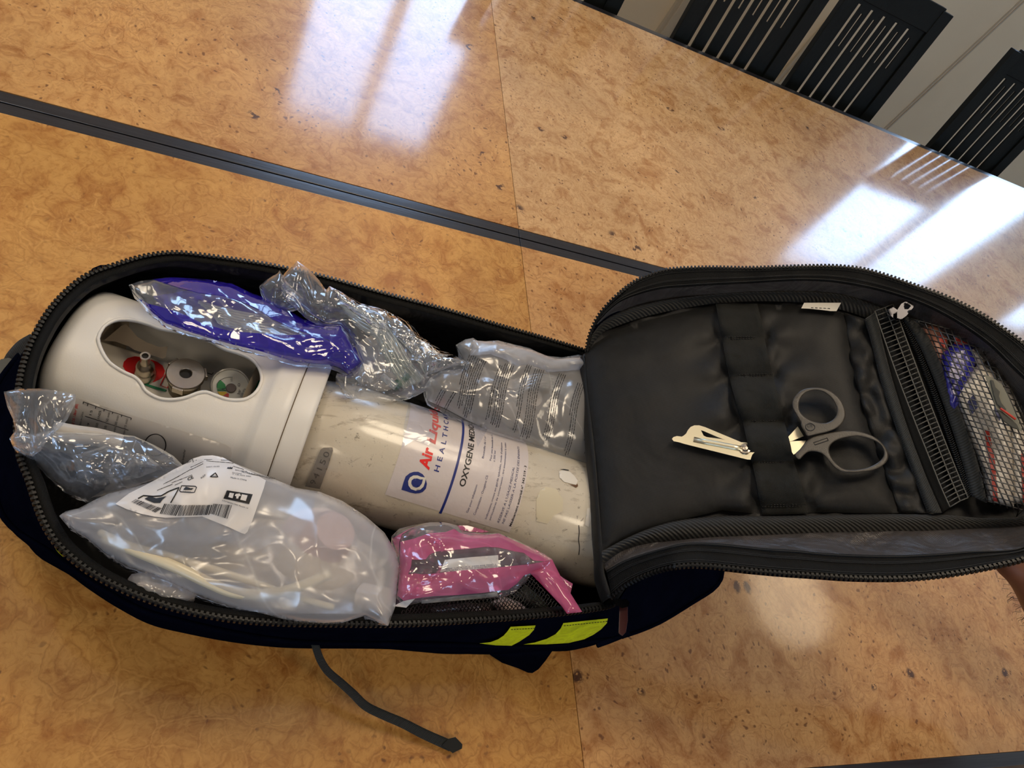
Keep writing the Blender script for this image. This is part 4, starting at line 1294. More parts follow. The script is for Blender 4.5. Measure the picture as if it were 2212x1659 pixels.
# ================================================================== OXYGEN BOTTLE
CO = np.array([0.10, 0.3264, 0.0816])
CA = np.array([0.9694, -0.2393, 0.0556]); CA /= np.linalg.norm(CA)
CS = np.cross([0, 0, 1.0], CA); CS /= np.linalg.norm(CS); CN = np.cross(CA, CS)
CR = 0.059
def loc(u, s_, n_): return CO + CA * u + CS * s_ + CN * n_
def cylp(u, v, off=0.0):
    a = v / CR; return loc(u, (CR + off) * math.sin(a), (CR + off) * math.cos(a))
def cylhit(px, py):
    d = ray(px, py); o = CAM - CO; d2 = d - CA * (d @ CA); o2 = o - CA * (o @ CA)
    A = d2 @ d2; B = 2 * d2 @ o2; C_ = o2 @ o2 - CR * CR; D = max(0.0, B * B - 4 * A * C_)
    P = CAM + (-B - math.sqrt(D)) / 2 / A * d; q = P - CO
    return q @ CA, math.atan2(q @ CS, q @ CN) * CR
def cpx(px, py, off=0.0):
    u, v = cylhit(px, py); return cylp(u, v, off)

M_paint, nt, b = new_mat('worn_white_bottle_paint')
tc = nt.nodes.new('ShaderNodeTexCoord').outputs['Object']
base_ = ramp(nt, noise_tex(nt, tc, 6, 4, 0.6), [(0.3, srgb(196, 184, 164)), (0.7, srgb(226, 218, 200))])
mp = nt.nodes.new('ShaderNodeMapping'); mp.inputs['Scale'].default_value = (26, 90, 40); mp.inputs['Rotation'].default_value = (0, 0, 0.24)
nt.links.new(tc, mp.inputs[0])
d1 = ramp(nt, noise_tex(nt, mp.outputs[0], 1.0, 6, 0.72, 0.6), [(0.54, gray(0)), (0.70, gray(1))])
base_ = mixc(nt, math_n(nt, 'MULTIPLY', d1, 0.6), base_, srgb(112, 92, 66))
d2_ = ramp(nt, noise_tex(nt, tc, 120, 5, 0.75, 0.4), [(0.61, gray(0)), (0.68, gray(1))])
base_ = mixc(nt, math_n(nt, 'MULTIPLY', d2_, 0.6), base_, srgb(80, 62, 46))
nt.links.new(base_, b.inputs['Base Color'])
b.inputs['Roughness'].default_value = 0.38; b.inputs['Coat Weight'].default_value = 0.9; b.inputs['Coat Roughness'].default_value = 0.13
nt.links.new(bump(nt, noise_tex(nt, tc, 45, 5, 0.65), 0.25, 0.002), b.inputs['Normal'])
M_guard, nt, b = new_mat('white_moulded_guard')
tc = nt.nodes.new('ShaderNodeTexCoord').outputs['Object']
gb = ramp(nt, noise_tex(nt, tc, 5, 3, 0.6), [(0.3, srgb(226, 223, 217)), (0.7, srgb(240, 238, 234))])
sm = ramp(nt, noise_tex(nt, tc, 60, 6, 0.75, 0.6), [(0.66, gray(0)), (0.76, gray(1))])
gb = mixc(nt, math_n(nt, 'MULTIPLY', sm, 0.22), gb, srgb(130, 118, 96))
nt.links.new(gb, b.inputs['Base Color'])
b.inputs['Roughness'].default_value = 0.33
nt.links.new(bump(nt, noise_tex(nt, tc, 900, 2, 0.5), 0.12, 0.0005), b.inputs['Normal'])
M_label = plain('glossy_paper_label', srgb(216, 206, 204), 0.28, coat=0.5, bumps=(60, 0.2, 0.003), vary=0.05)
M_red = plain('red_print', srgb(232, 26, 22), 0.4); M_pale = plain('faded_red_print', srgb(214, 96, 92), 0.4)
M_navy = plain('navy_print', srgb(28, 44, 122), 0.4); M_black = plain('black_print', srgb(26, 24, 26), 0.45)
M_bluegrey = plain('blue_grey_print', srgb(62, 66, 110), 0.5)
M_greypatch = plain('bare_grey_metal', srgb(136, 130, 122), 0.45, 0.3, bumps=(120, 0.3, 0.002))
M_cream = plain('cream_patch', srgb(212, 202, 176), 0.45); M_chip = plain('white_chip', srgb(226, 220, 208), 0.5)

ox = thing('oxygen_bottle', 'worn white oxygen bottle with a ported plastic valve guard, lying in the open backpack', 'gas bottle', (0.12, 0.32, 0.02))
prof = [(0.0, -0.020), (0.020, -0.020), (0.034, -0.012), (0.046, 0.0), (0.0530, 0.012), (0.0565, 0.028), (0.0585, 0.045), (0.0590, 0.062)]
prof += [(0.059, u) for u in np.arange(0.08, 0.32, 0.02)] + [(0.0585, 0.322), (0.056, 0.330), (0.050, 0.336), (0.0, 0.337)]
mb = MB(); mb.lathe(prof, CO, CA, 96); mb.build('cylinder_body', M_paint, ox)

def cyl_plate(name, poly, off, thick, mat, parent, step=5.0):
    vs, fs = cdt(poly, step=step)
    n = len(vs); uv = [cylhit(a, b_) for a, b_ in vs]
    V = [cylp(u, v, off) for u, v in uv]
    return obj(name, V, [f[::-1] for f in fs], mat, parent)
Z5 = lambda x, y: (840 + x * .19892, 840 + y * .19892)
Z4 = lambda x, y: (700 + x * .31646, 900 + y * .31646)
Z3 = lambda x, y: (550 + x * .31646, 540 + y * .31646)
uL = cylhit(866, 969)[0]; uR = cylhit(1140, 1010)[0]; vB = cylhit(832, 1068)[1]
rows = [[cylp(u, v, 0.00035) for u in np.linspace(uL, uR, 12)] for v in np.linspace(vB, 0.075, 40)]
mb = MB(); mb.grid(rows); lab = mb.build('bottle_label', M_label, ox, label='glossy paper label wrapped round the bottle')
def text_cyl(name, s_, p0, p1, top, mat, bold=0.0, shear=0.0, parent=lab, off=0.0006, spacing=1.0):
    u0, v0 = cylhit(*p0); u1, v1 = cylhit(*p1); ut, vt = cylhit(*top)
    h_ = abs(ut - u0)
    mb = MB(); text_on(mb, s_, (v0, u0), (v1, u1), h_, lambda v, u: cylp(u, v, off), bold, shear, spacing, 1, True, 0.003)
    return mb.build(name, mat, parent, False)
text_cyl('lettering', 'Air', Z5(430, 885), Z5(482, 652), Z5(320, 850), M_red, 0.035, 0.12)
text_cyl('lettering', 'Liquide', Z5(500, 605), Z5(520, 200), Z5(405, 590), M_pale, 0.03, 0.12)
text_cyl('lettering', 'HEALTHCARE', Z5(540, 905), Z5(634, 236), Z5(486, 892), M_navy, 0.015, 0.0, spacing=1.7)
text_cyl('lettering', 'OXYGENE MEDICAL', Z5(820, 1068), Z5(899, 382), Z5(757, 1055), M_black, 0.022)
text_cyl('lettering', 'Gaz pour inhalation', Z5(857, 1345), Z5(962, 1045), Z5(836, 1338), M_bluegrey)
text_cyl('lettering', 'Composition : Oxygène CS', Z5(937, 1370), Z5(1077, 945), Z5(915, 1362), M_bluegrey)
text_cyl('lettering', 'Bouteille de 1 m³', Z5(1028, 760), Z5(1052, 520), Z5(1006, 757), M_bluegrey)
text_cyl('lettering', 'Pour une bouteille de 5 L', Z5(1110, 786), Z5(1122, 500), Z5(1090, 783), M_bluegrey)
text_cyl('lettering', 'à 200 bar', Z5(1150, 796), Z5(1158, 672), Z5(1130, 794), M_bluegrey)
text_cyl('lettering', "Indications, mises en garde spéciales, mode d'utilisation", Z5(1060, 1412), Z5(1228, 590), Z5(1040, 1406), M_bluegrey)
text_cyl('lettering', 'particulières de conservation : lire attentivement la notice', Z5(1103, 1422), Z5(1268, 590), Z5(1084, 1416), M_bluegrey)
text_cyl('lettering', "RESERVE A L'USAGE MEDICAL", Z5(1197, 1452), Z5(1364, 855), Z5(1173, 1446), M_bluegrey, 0.0, 0.15)
text_cyl('lettering', 'NE PAS LAISSER A LA PORTEE DES ENFANTS', Z5(1247, 1464), Z5(1412, 635), Z5(1224, 1458), M_bluegrey, 0.0, 0.15)
text_cyl('lettering', 'Médicament autorisé n° 343 519 - 3', Z5(1327, 1492), Z5(1492, 842), Z5(1303, 1486), M_black, 0.02)
uS = cylhit(*Z5(720, 900))[0]; wS = 0.0011
rows = [[cylp(u, v, 0.0007) for u in (uS - wS, uS + wS)] for v in np.linspace(cylhit(*Z5(556, 1350))[1], 0.062, 50)]
mb = MB(); mb.grid(rows); mb.build('blue_stripe', M_navy, lab)
def arc(cx, cy, rx, ry, a0, a1, n=18, rot=0.0):
    o = []
    for t in np.linspace(a0, a1, n):
        x, y = rx * math.cos(t), ry * math.sin(t); o.append((cx + x * math.cos(rot) - y * math.sin(rot), cy + x * math.sin(rot) + y * math.cos(rot)))
    return o
drop = [Z5(*p) for p in [(137, 1093), (158, 1015), (182, 950), (225, 915), (270, 900), (318, 900), (365, 925), (398, 970), (412, 1030), (402, 1080), (370, 1115), (330, 1130), (285, 1133), (230, 1122), (180, 1105)]]
drop2 = [Z5(*p) for p in [(402, 962), (392, 1010), (375, 1060), (340, 1092), (290, 1102), (240, 1085), (212, 1045), (208, 1000), (228, 960), (265, 938), (310, 938), (350, 955)]]
drop3 = [Z5(*p) for p in [(368, 980), (356, 1025), (330, 1058), (295, 1068), (262, 1055), (243, 1025), (246, 992), (270, 972), (305, 970), (340, 982)]]
cyl_plate('logo_drop', drop, 0.0007, 0, M_navy, lab, 4.0); cyl_plate('logo_drop', drop2, 0.0010, 0, M_chip, lab, 4.0); cyl_plate('logo_drop', drop3, 0.0013, 0, M_navy, lab, 4.0)
# bare metal stamp field and engraved codes
sp_ = cyl_plate('stamp_field', [Z3(*p) for p in [(450, 1362), (470, 1350), (530, 1348), (534, 1370), (500, 1480), (445, 1630), (345, 1612), (400, 1490)]], 0.0004, 0, M_greypatch, ox)
text_cyl('engraved_code', '94150', Z3(412, 1600), Z3(515, 1385), Z3(372, 1596), plain('engraved_shadow', srgb(84, 80, 76), 0.5), 0.0, 0.0, sp_, 0.0007, 1.3)
text_cyl('engraved_code', '25E FL', Z3(425, 1108), Z3(492, 915), Z3(398, 1100), plain('engraved_grey', srgb(128, 122, 114), 0.5), 0.0, 0.0, ox, 0.0004, 1.2)
cyl_plate('worn_patch', [Z5(*p) for p in [(1600, 1200), (1640, 1105), (1700, 1065), (1820, 1090), (1890, 1200), (1885, 1330), (1800, 1372), (1720, 1465), (1598, 1435)]], 0.0004, 0, M_cream, ox, 6.0)
cyl_plate('paint_chip', [Z5(*p) for p in [(1845, 900), (1880, 888), (1960, 902), (2010, 945), (2050, 1000), (2030, 1045), (1970, 1030), (1900, 1012), (1850, 965)]], 0.0005, 0, M_chip, ox, 5.0)
cyl_plate('dark_scratch', [Z5(*p) for p in [(1850, 876), (1900, 874), (1950, 884), (1955, 892), (1900, 884)]], 0.0006, 0, M_black, ox, 4.0)
cyl_plate('dark_scratch', [Z5(*p) for p in [(1960, 1040), (2030, 1048), (2045, 1030), (2052, 1060), (2030, 1075), (1990, 1055)]], 0.0006, 0, plain('rust_brown', srgb(96, 62, 34), 0.6), ox, 4.0)
cyl_plate('paint_chip', [Z5(*p) for p in [(2150, 1300), (2180, 1290), (2200, 1400), (2165, 1500), (2130, 1480)]], 0.0005, 0, M_chip, ox, 5.0)
mb = MB(); pts = [Z5(*p) for p in [(2062, 1480), (2066, 1560), (2060, 1640), (2070, 1720), (2062, 1800)]]
mb.tube([cpx(x, y, 0.0002) for x, y in resample(pts, 24)], 0.0004, 5); mb.build('crack_line', M_black, ox)
# scuffed clear tape over the label
M_tapeclear = film('clear_tape', milk=0.02, rough=0.10, gloss=1.2, wr=(22, 0.4, 0.004), edge=0.03)
cyl_plate('clear_tape', [Z5(*p) for p in [(205, 190), (420, 230), (520, 480), (430, 620), (280, 560), (140, 640), (160, 400)]], 0.0016, 0, M_tapeclear, ox, 6.0)
cyl_plate('clear_tape', [Z5(*p) for p in [(915, 395), (1040, 405), (1060, 460), (960, 640), (930, 520)]], 0.0016, 0, M_tapeclear, ox, 6.0)

# ---- valve guard
EX = 2.7
GW = 0.0615
def gw(u):
    if u < -0.176:
        t = min(1.0, (-0.176 - u) / 0.018); return GW * (0.62 + 0.38 * math.sqrt(max(0, 1 - t * t)))
    pts = [(-0.176, GW), (-0.040, GW), (-0.032, 0.0622), (-0.027, 0.0650), (-0.023, 0.0680), (-0.020, 0.0688), (-0.006, 0.0688), (-0.004, 0.0680), (-0.0035, 0.0655), (-0.003, 0.0655), (-0.002, 0.0672), (0.000, 0.0674), (0.014, 0.0670), (0.0165, 0.0655)]
    return float(np.interp(u, [p[0] for p in pts], [p[1] for p in pts]))
def gex(u): return float(np.interp(u, [-0.19, -0.04, -0.02], [EX, EX, 2.15]))
def gp(u, th, off=0.0):
    w = gw(u) + off; e = gex(u)
    s_, c_ = math.sin(th), math.cos(th)
    return loc(u, w * math.copysign(abs(s_) ** (2 / e), s_), w * math.copysign(abs(c_) ** (2 / e), c_))
def th_of(u, s_):
    w = gw(u); e = gex(u); q = max(-1, min(1, s_ / w)); return math.asin(math.copysign(abs(q) ** (e / 2), q))
hole_us = [(-0.1590, -0.010), (-0.1618, 0.000), (-0.1605, 0.0085), (-0.1550, 0.0165), (-0.1450, 0.0210), (-0.1340, 0.0222), (-0.1270, 0.0216), (-0.1200, 0.0226), (-0.1060, 0.0262), (-0.0930, 0.0272), (-0.0830, 0.0262), (-0.0770, 0.0240), (-0.0700, 0.0230), (-0.0580, 0.0234), (-0.0480, 0.0210), (-0.0400, 0.0145), (-0.0350, 0.0060), (-0.0336, -0.0030), (-0.0360, -0.0125), (-0.0420, -0.0190), (-0.0520, -0.0226), (-0.0620, -0.0226), (-0.0700, -0.0222), (-0.0760, -0.0252), (-0.0840, -0.0320), (-0.0930, -0.0362), (-0.1020, -0.0376), (-0.1120, -0.0356), (-0.1180, -0.0310), (-0.1240, -0.0282), (-0.1340, -0.0268), (-0.1460, -0.0228)]
SC = 100.0
holed = resample([(u * SC, th_of(u, s_) * GW * SC) for u, s_ in hole_us], 110, True)
us = [-0.194, -0.1935, -0.193, -0.192, -0.190, -0.188, -0.185, -0.181, -0.176] + list(np.arange(-0.170, -0.04, 0.006)) + [-0.036, -0.032, -0.0295, -0.027, -0.025, -0.023, -0.0215, -0.020, -0.016, -0.011, -0.006, -0.005, -0.004, -0.0035, -0.003, -0.002, -0.001, 0.003, 0.008, 0.012, 0.014, 0.0155, 0.0165]
pts = []
NT = 108
for u in us:
    for k in range(NT + 1):
        th = -math.pi + 2 * math.pi * k / NT
        pts.append((u * SC, th * GW * SC))
pts = np.array(pts)
ok = ~inpoly(pts[:, 0], pts[:, 1], holed) & (polydist(pts[:, 0], pts[:, 1], holed) > 0.12)
V2 = [tuple(p) for p in holed] + [tuple(p) for p in pts[ok]]
E2 = [(i, (i + 1) % len(holed)) for i in range(len(holed))]
r_ = delaunay_2d_cdt([Vector(p) for p in V2], E2, [], 0, 1e-5)
vv = np.array([(v.x, v.y) for v in r_[0]]); ff = np.array([f for f in r_[2] if len(f) == 3]); cc = vv[ff].mean(1)
ff = ff[~inpoly(cc[:, 0], cc[:, 1], holed)]
G = [gp(x / SC, y / SC / GW) for x, y in vv]
A_ = vv[ff]; cr_ = (A_[:, 1, 0] - A_[:, 0, 0]) * (A_[:, 2, 1] - A_[:, 0, 1]) - (A_[:, 1, 1] - A_[:, 0, 1]) * (A_[:, 2, 0] - A_[:, 0, 0])
ff[cr_ > 0] = ff[cr_ > 0][:, ::-1]
go = obj('valve_guard', G, ff[:, ::-1], M_guard, ox); 
go.modifiers.new('w', 'WELD').merge_threshold = 0.00005
solidify(go, 0.0026, -1.0)
mb = MB(); mb.lathe([(0.0, 0.0), (0.02, 0.0), (gw(-0.194) + .001, 0.001)], loc(-0.1945, 0, 0), CA, 64); mb.build('guard_end', M_guard, ox)
mb = MB(); mb.tube([gp(x / SC, y / SC / GW, 0.0004) for x, y in holed], 0.0014, 8, True); mb.build('port_rim', M_guard, ox)
# dark joint line round the collar
M_dirt = plain('grimy_joint', srgb(92, 78, 58), 0.7)
mb = MB(); mb.tube([gp(-0.0034, t, 0.0002) for t in np.linspace(-math.pi, math.pi, 120)], 0.0007, 5); mb.build('collar_joint', M_dirt, ox)
# inside: valve block, plate with red ring, outlets, gauge
M_inner = plain('shade_toned_inner_plastic', srgb(172, 158, 138), 0.5)  # grey-brown colour carries the shade inside the guard
M_block = plain('beige_valve_cover', srgb(236, 230, 214), 0.4, vary=0.04)
NB_ = 0.010
mb = MB(); mb.obox(loc(-0.125, -0.010, NB_ - 0.020), CA, CS, CN, 0.052, 0.0335, 0.020); o = mb.build('valve_block', M_block, ox, False); bevel(o, 0.003, 3)
mb = MB(); mb.lathe([(0.0, 0.0), (0.045, 0.0), (0.052, -0.004)], loc(-0.040, 0, 0), CA, 40); mb.build('inner_bulkhead', M_inner, ox)
mb = MB(); mb.lathe([(0.0, 0.0), (0.046, 0.0), (0.054, 0.010)], loc(-0.174, 0, 0), CA, 40); mb.build('inner_end_wall', M_inner, ox)
# arched inner rib behind the valve
rib_px = [(225, 735), (262, 704), (272, 700), (283, 712), (297, 728), (318, 740), (345, 750), (362, 748), (358, 772), (352, 775), (330, 768), (290, 756), (278, 748), (250, 738), (222, 735)]
def onn(px, py, n_):
    d = ray(px, py); P0_ = CO + CN * n_; return CAM + ((P0_ - CAM) @ CN) / (d @ CN) * d
plate('inner_rib', rib_px, [], lambda x, y, n_: onn(x, y, n_), 0.022, 0.010, M_inner, ox, 8.0, 0.0008)
def onblk(name, poly, off, mat, parent, th=0.0006, holes=()):
    return plate(name, poly, list(holes), lambda x, y, n_: onn(x, y, n_), NB_ + off, th, mat, parent, 4.0, smooth=False)
vblk = o
Z6 = lambda x, y: (180 + x * .19892, 680 + y * .19892)
rr = onblk('red_ring', [Z6(*p) for p in [(430, 560), (440, 510), (480, 470), (560, 450), (620, 458), (680, 478), (740, 488), (800, 510), (860, 550), (886, 610), (870, 665), (830, 702), (760, 732), (700, 732), (665, 722), (620, 740), (560, 700), (480, 640)]], 0.0006, M_red, vblk)
onblk('white_disc', [Z6(*p) for p in arc(665, 600, 96, 92, 0, 2 * math.pi, 30)[:-1]], 0.0012, M_block, vblk)
mb = MB()
fr = [Z6(*p) for p in [(930, 570), (990, 590), (915, 795), (835, 765)]]
mb.tube([onn(x, y, NB_ + 0.001) for x, y in fr], 0.0005, 5, True)
mb.tube([onn(*Z6(922 + 22 * math.cos(t), 663 + 22 * math.sin(t)), NB_ + 0.001) for t in np.linspace(0, 6.28, 20)], 0.0005, 5, True)
mb.build('red_frame_mark', M_red, vblk)
mb = MB()
mb.tube([onn(*Z6(*p), NB_ + 0.001) for p in [(1320, 596), (1310, 622), (1395, 648), (1410, 628)]], 0.0004, 5)
mb.build('black_mark', M_black, vblk)
M_green = plain('green_mark', srgb(20, 140, 90), 0.4)
onblk('green_strip', [Z6(*p) for p in [(665, 745), (700, 752), (905, 815), (890, 835), (800, 812), (660, 760)]], 0.0008, M_green, vblk)
# nozzle
def axis_pt(bx, by, tx, ty, nb, nt_):
    return onn(bx, by, nb), onn(tx, ty, nt_)
nc = onn(*Z6(683, 436), 0.041); q = (nc - CO); nu, ns = q @ CA, q @ CS
mb = MB(); mb.lathe([(0.0085, 0.0), (0.0088, 0.006), (0.0072, 0.009), (0.0078, 0.012), (0.0072, 0.0135), (0.0074, 0.016), (0.0060, 0.0185), (0.0040, 0.021), (0.0037, 0.0305), (0.0041, 0.0315), (0.0040, 0.0325), (0.0026, 0.0325), (0.0025, 0.022), (0.0, 0.021)], loc(nu, ns - 0.002, NB_), CN, 32)
mb.build('hose_nozzle', M_steel, ox)
# quick coupling
qc = onn(*Z6(1125, 595), 0.037); q = qc - CO; qu, qs = q @ CA, q @ CS
mb = MB(); mb.lathe([(0.0130, 0.0), (0.0130, 0.014), (0.0118, 0.0145), (0.0118, 0.019), (0.0132, 0.0195), (0.0132, 0.024)], loc(qu, qs - 0.003, NB_ - 0.006), CN, 48); mb.build('coupling_body', plain('tarnished_brass', srgb(120, 108, 84), 0.35, 1.0, vary=0.2, vscale=60), ox)
mb = MB(); mb.lathe([(0.0132, 0.0), (0.0152, 0.0), (0.0156, 0.0012), (0.0156, 0.0036), (0.0148, 0.0044), (0.0052, 0.0048), (0.0046, 0.0042), (0.0046, -0.004), (0.0036, -0.004), (0.0034, -0.009), (0.0, -0.009)], loc(qu, qs - 0.002, 0.0295), CN, 64); fl = mb.build('coupling_flange', M_steel, ox)
for k in range(3):
    t = k * 2.09 + 0.5; e = CA * math.cos(t) + CS * math.sin(t); f_ = np.cross(CN, e)
    mb = MB(); mb.obox(loc(qu, qs - 0.002, 0.0295) + e * 0.0158, e, f_, CN, 0.0012, 0.0045, 0.0035); o = mb.build('bayonet_lug', M_steel, fl, False); bevel(o, 0.0005)
mb = MB(); mb.lathe([(0.0, 0.0), (0.0046, 0.0)], loc(qu, qs - 0.002, 0.0305), CN, 24); mb.build('bore_shade_disc', plain('bore_shade_black', srgb(14, 12, 10), 0.5), fl)  # black disc put in for the shade down the coupling hole
mb = MB(); mb.lathe([(0.0, 0.0), (0.0027, 0.0)], loc(nu, ns - 0.002, NB_ + 0.0300), CN, 20); mb.build('bore_shade_disc', plain('bore_shade_black_small', srgb(14, 12, 10), 0.5), ox)  # small black disc painting the shade inside the nozzle
# pressure gauge
gc = onn(*Z6(1598, 775), 0.026); q = gc - CO; gu, gs = q @ CA, q @ CS
GT = (CN + CA * 0.06 - CS * 0.22); GT /= np.linalg.norm(GT)
gE = np.cross(CS, GT); gE /= np.linalg.norm(gE); gF = np.cross(GT, gE)
GC = loc(gu, gs, 0.026)
mb = MB(); mb.lathe([(0.0155, -0.020), (0.0160, -0.004), (0.0166, -0.003), (0.0168, 0.0), (0.0160, 0.0016), (0.0152, 0.0012), (0.0150, -0.0008), (0.0, -0.0008)], GC, GT, 64); mb.build('gauge_case', plain('clear_grey_plastic', srgb(176, 172, 162), 0.2), ox)
mb = MB(); mb.lathe([(0.0, 0.0), (0.0149, 0.0)], GC - GT * 0.0004, GT, 64); gf = mb.build('gauge_dial', plain('dial_white', srgb(222, 220, 208), 0.5), ox)
def gpt(ang, r, h=0.0): return GC + (gE * math.cos(ang) + gF * math.sin(ang)) * r + GT * h
# screen-space angle helper: direction from gauge centre to a pixel
def gpx(px, py, h=0.0001):
    d = ray(px, py); return CAM + ((GC - CAM) @ GT) / (d @ GT) * d + GT * h
def gsec(name, pl_, mat, h=0.0001):
    vs, fs = cdt([Z6(*p) for p in pl_], step=3.0); obj(name, [gpx(a, b_, h) for a, b_ in vs], [f[::-1] for f in fs], mat, gf)
gsec('green_sector', [(1450, 800), (1452, 760), (1470, 725), (1490, 708), (1540, 755), (1548, 800), (1500, 810)], plain('dial_green', srgb(60, 150, 84), 0.5))
gsec('green_sector', [(1452, 806), (1510, 815), (1545, 812), (1555, 830), (1500, 826), (1456, 830)], plain('dial_dark_green', srgb(36, 120, 66), 0.5))
gsec('yellow_sector', [(1456, 834), (1550, 836), (1560, 850), (1515, 880), (1480, 870)], plain('dial_yellow', srgb(226, 190, 40), 0.5))
gsec('red_sector', [(1563, 850), (1582, 858), (1578, 898), (1550, 888), (1520, 880)], plain('dial_red', srgb(206, 60, 50), 0.5))
mb = MB(); c = Z6(1603, 798); R0 = 0.0042; cpt = gpx(*c, 0.0)
mb.lathe([(0.0, 0.0014), (0.0038, 0.0014), (0.0042, 0.0008), (0.0042, 0.0)], cpt, GT, 28); mb.build('dial_hub', plain('dial_hub_grey', srgb(104, 92, 84), 0.4), gf)
mb = MB()
mb.tube([gpx(*Z6(x, y), 0.0003) for x, y in [(1450, 790), (1452, 750), (1480, 715), (1530, 690), (1580, 678), (1620, 680)]], 0.00018, 4)
mb.tube([gpx(*Z6(1540, 806), 0.0010), gpx(*Z6(1505, 812), 0.0010)], 0.0003, 4)
mb.build('dial_scale', M_black, gf)
for s_, a_, b_, h_ in (('315', (1622, 725), (1618, 690), 4.2), ('bar', (1702, 865), (1712, 815), 7.0), ('(100 kPa)', (1722, 893), (1762, 805), 4.6), ('O', (1700, 780), (1703, 745), 5.0)):
    mb = MB(); text_on(mb, s_, Z6(*a_), Z6(*b_), h_, lambda x, y: gpx(x, y, 0.0003)); mb.build('dial_lettering', M_black, gf, False)
mb = MB(); mb.lathe([(0.0, 0.004), (0.006, 0.004), (0.0065, 0.0), (0.006, -0.01)], onn(*Z6(1905, 800), 0.020), CN, 20); mb.build('green_cap', M_green, ox)

# guard label with the running-time table
def ghit(px, py, off=0.0):
    d = ray(px, py); d = d / np.linalg.norm(d)
    def Fv(t):
        q = CAM + d * t - CO; u = q @ CA; w = gw(min(0.016, max(-0.193, u))) + off; e = gex(u)
        return (abs(q @ CS) / w) ** e + (abs(q @ CN) / w) ** e - 1
    t = 0.40; 
    while Fv(t) > 0 and t < 0.9: t += 0.002
    a, b_ = t - 0.002, t
    for _ in range(22):
        m_ = (a + b_) / 2
        if Fv(m_) > 0: a = m_
        else: b_ = m_
    return CAM + d * (a + b_) / 2
Z2 = lambda x, y: (x * .31646, 800 + y * .31646)
def gplate(name, poly, off, mat, parent, step=6.0):
    vs, fs = cdt(poly, step=step); return obj(name, [ghit(a, b_, off) for a, b_ in vs], [f[::-1] for f in fs], mat, parent)
M_glabel = plain('grey_guard_label', srgb(224, 219, 213), 0.4, coat=0.2)
gl = gplate('guard_label', [Z2(*p) for p in [(430, 160), (800, 275), (1200, 400), (1540, 508), (1575, 530), (1582, 570), (1560, 640), (1540, 720), (900, 700), (380, 620)]], 0.0005, M_glabel, ox)
def gtext(s_, p0, p1, h_, mat, bold=0.0):
    mb = MB(); text_on(mb, s_, Z2(*p0), Z2(*p1), h_, lambda x, y: ghit(x, y, 0.0010), bold); mb.build('lettering', mat, gl, False)
def gline(name, segs, mat, r=0.0003):
    mb = MB()
    for s_ in segs: mb.tube([ghit(*Z2(*p), 0.0010) for p in s_], r, 4)
    mb.build(name, mat, gl)
colsx = [(570, 215), (600, 230), (655, 248), (712, 266), (770, 284), (832, 304), (896, 326)]
dd = np.array([-28.0, 122.0]) / 125.0
segs = []
for k, c_ in enumerate(colsx): segs.append([c_, tuple(np.array(c_) + dd * (200 if k else 200))])
segs.append([colsx[0], colsx[3], colsx[6]])
for h_ in (85, 165): segs.append([tuple(np.array(colsx[1]) + dd * h_), tuple(np.array(colsx[6]) + dd * h_)])
gline('table_grid', segs, M_black)
for (s_, k, h0, h1_) in (('15', 1, 66, 32), ('1h05', 2, 74, 18), ('50 min', 3, 78, 10), ('30 min', 4, 80, 12), ('15 min', 5, 78, 12), ('9', 1, 140, 122), ('1h50', 2, 152, 104), ('1h20', 3, 152, 104), ('55 min', 4, 160, 94), ('35 min', 5, 160, 94), ('6', 1, 196, 178)):
    c_ = np.array(colsx[k]) + (np.array(colsx[k + 1]) - np.array(colsx[k])) * 0.72
    gtext(s_, tuple(c_ + dd * h0), tuple(c_ + dd * h1_), 5.0, M_black)
gtext('BOUTEILLE DE 1,06m³ (B5)', (488, 450), (533, 232), 5.5, M_red, 0.01)
gtext('Débits en L/min', (548, 392), (572, 285), 4.5, M_black)
gtext('avant de les brancher', (1236, 720), (1268, 540), 5.0, M_black)
gline('label_circle', [[(1060 + 72 * math.cos(t), 510 + 74 * math.sin(t)) for t in np.linspace(0, 6.283, 40)]], M_black, 0.0004)
# ================================================================== PLASTIC POUCHES
def rcrease(x, y, sc_, seed, stretch=1.0, ang=0.0):
    """sharp-edged crumple relief"""
    c, s_ = math.cos(ang), math.sin(ang)
    sc_ = sc_ * 1.7
    X = (x * c + y * s_) / sc_; Y = (-x * s_ + y * c) / sc_ * stretch
    w = noise.noise(Vector((X * 0.7, Y * 0.7, seed + 5)))
    X += 0.7 * w; Y += 0.5 * w
    h = 0.0; a = 1.0
    for k in range(3):
        n = noise.noise(Vector((X, Y, seed + k * 3.7)))
        h += a * (0.5 - abs(n) * 1.9); X *= 1.9; Y *= 1.9; a *= 0.36
    return h

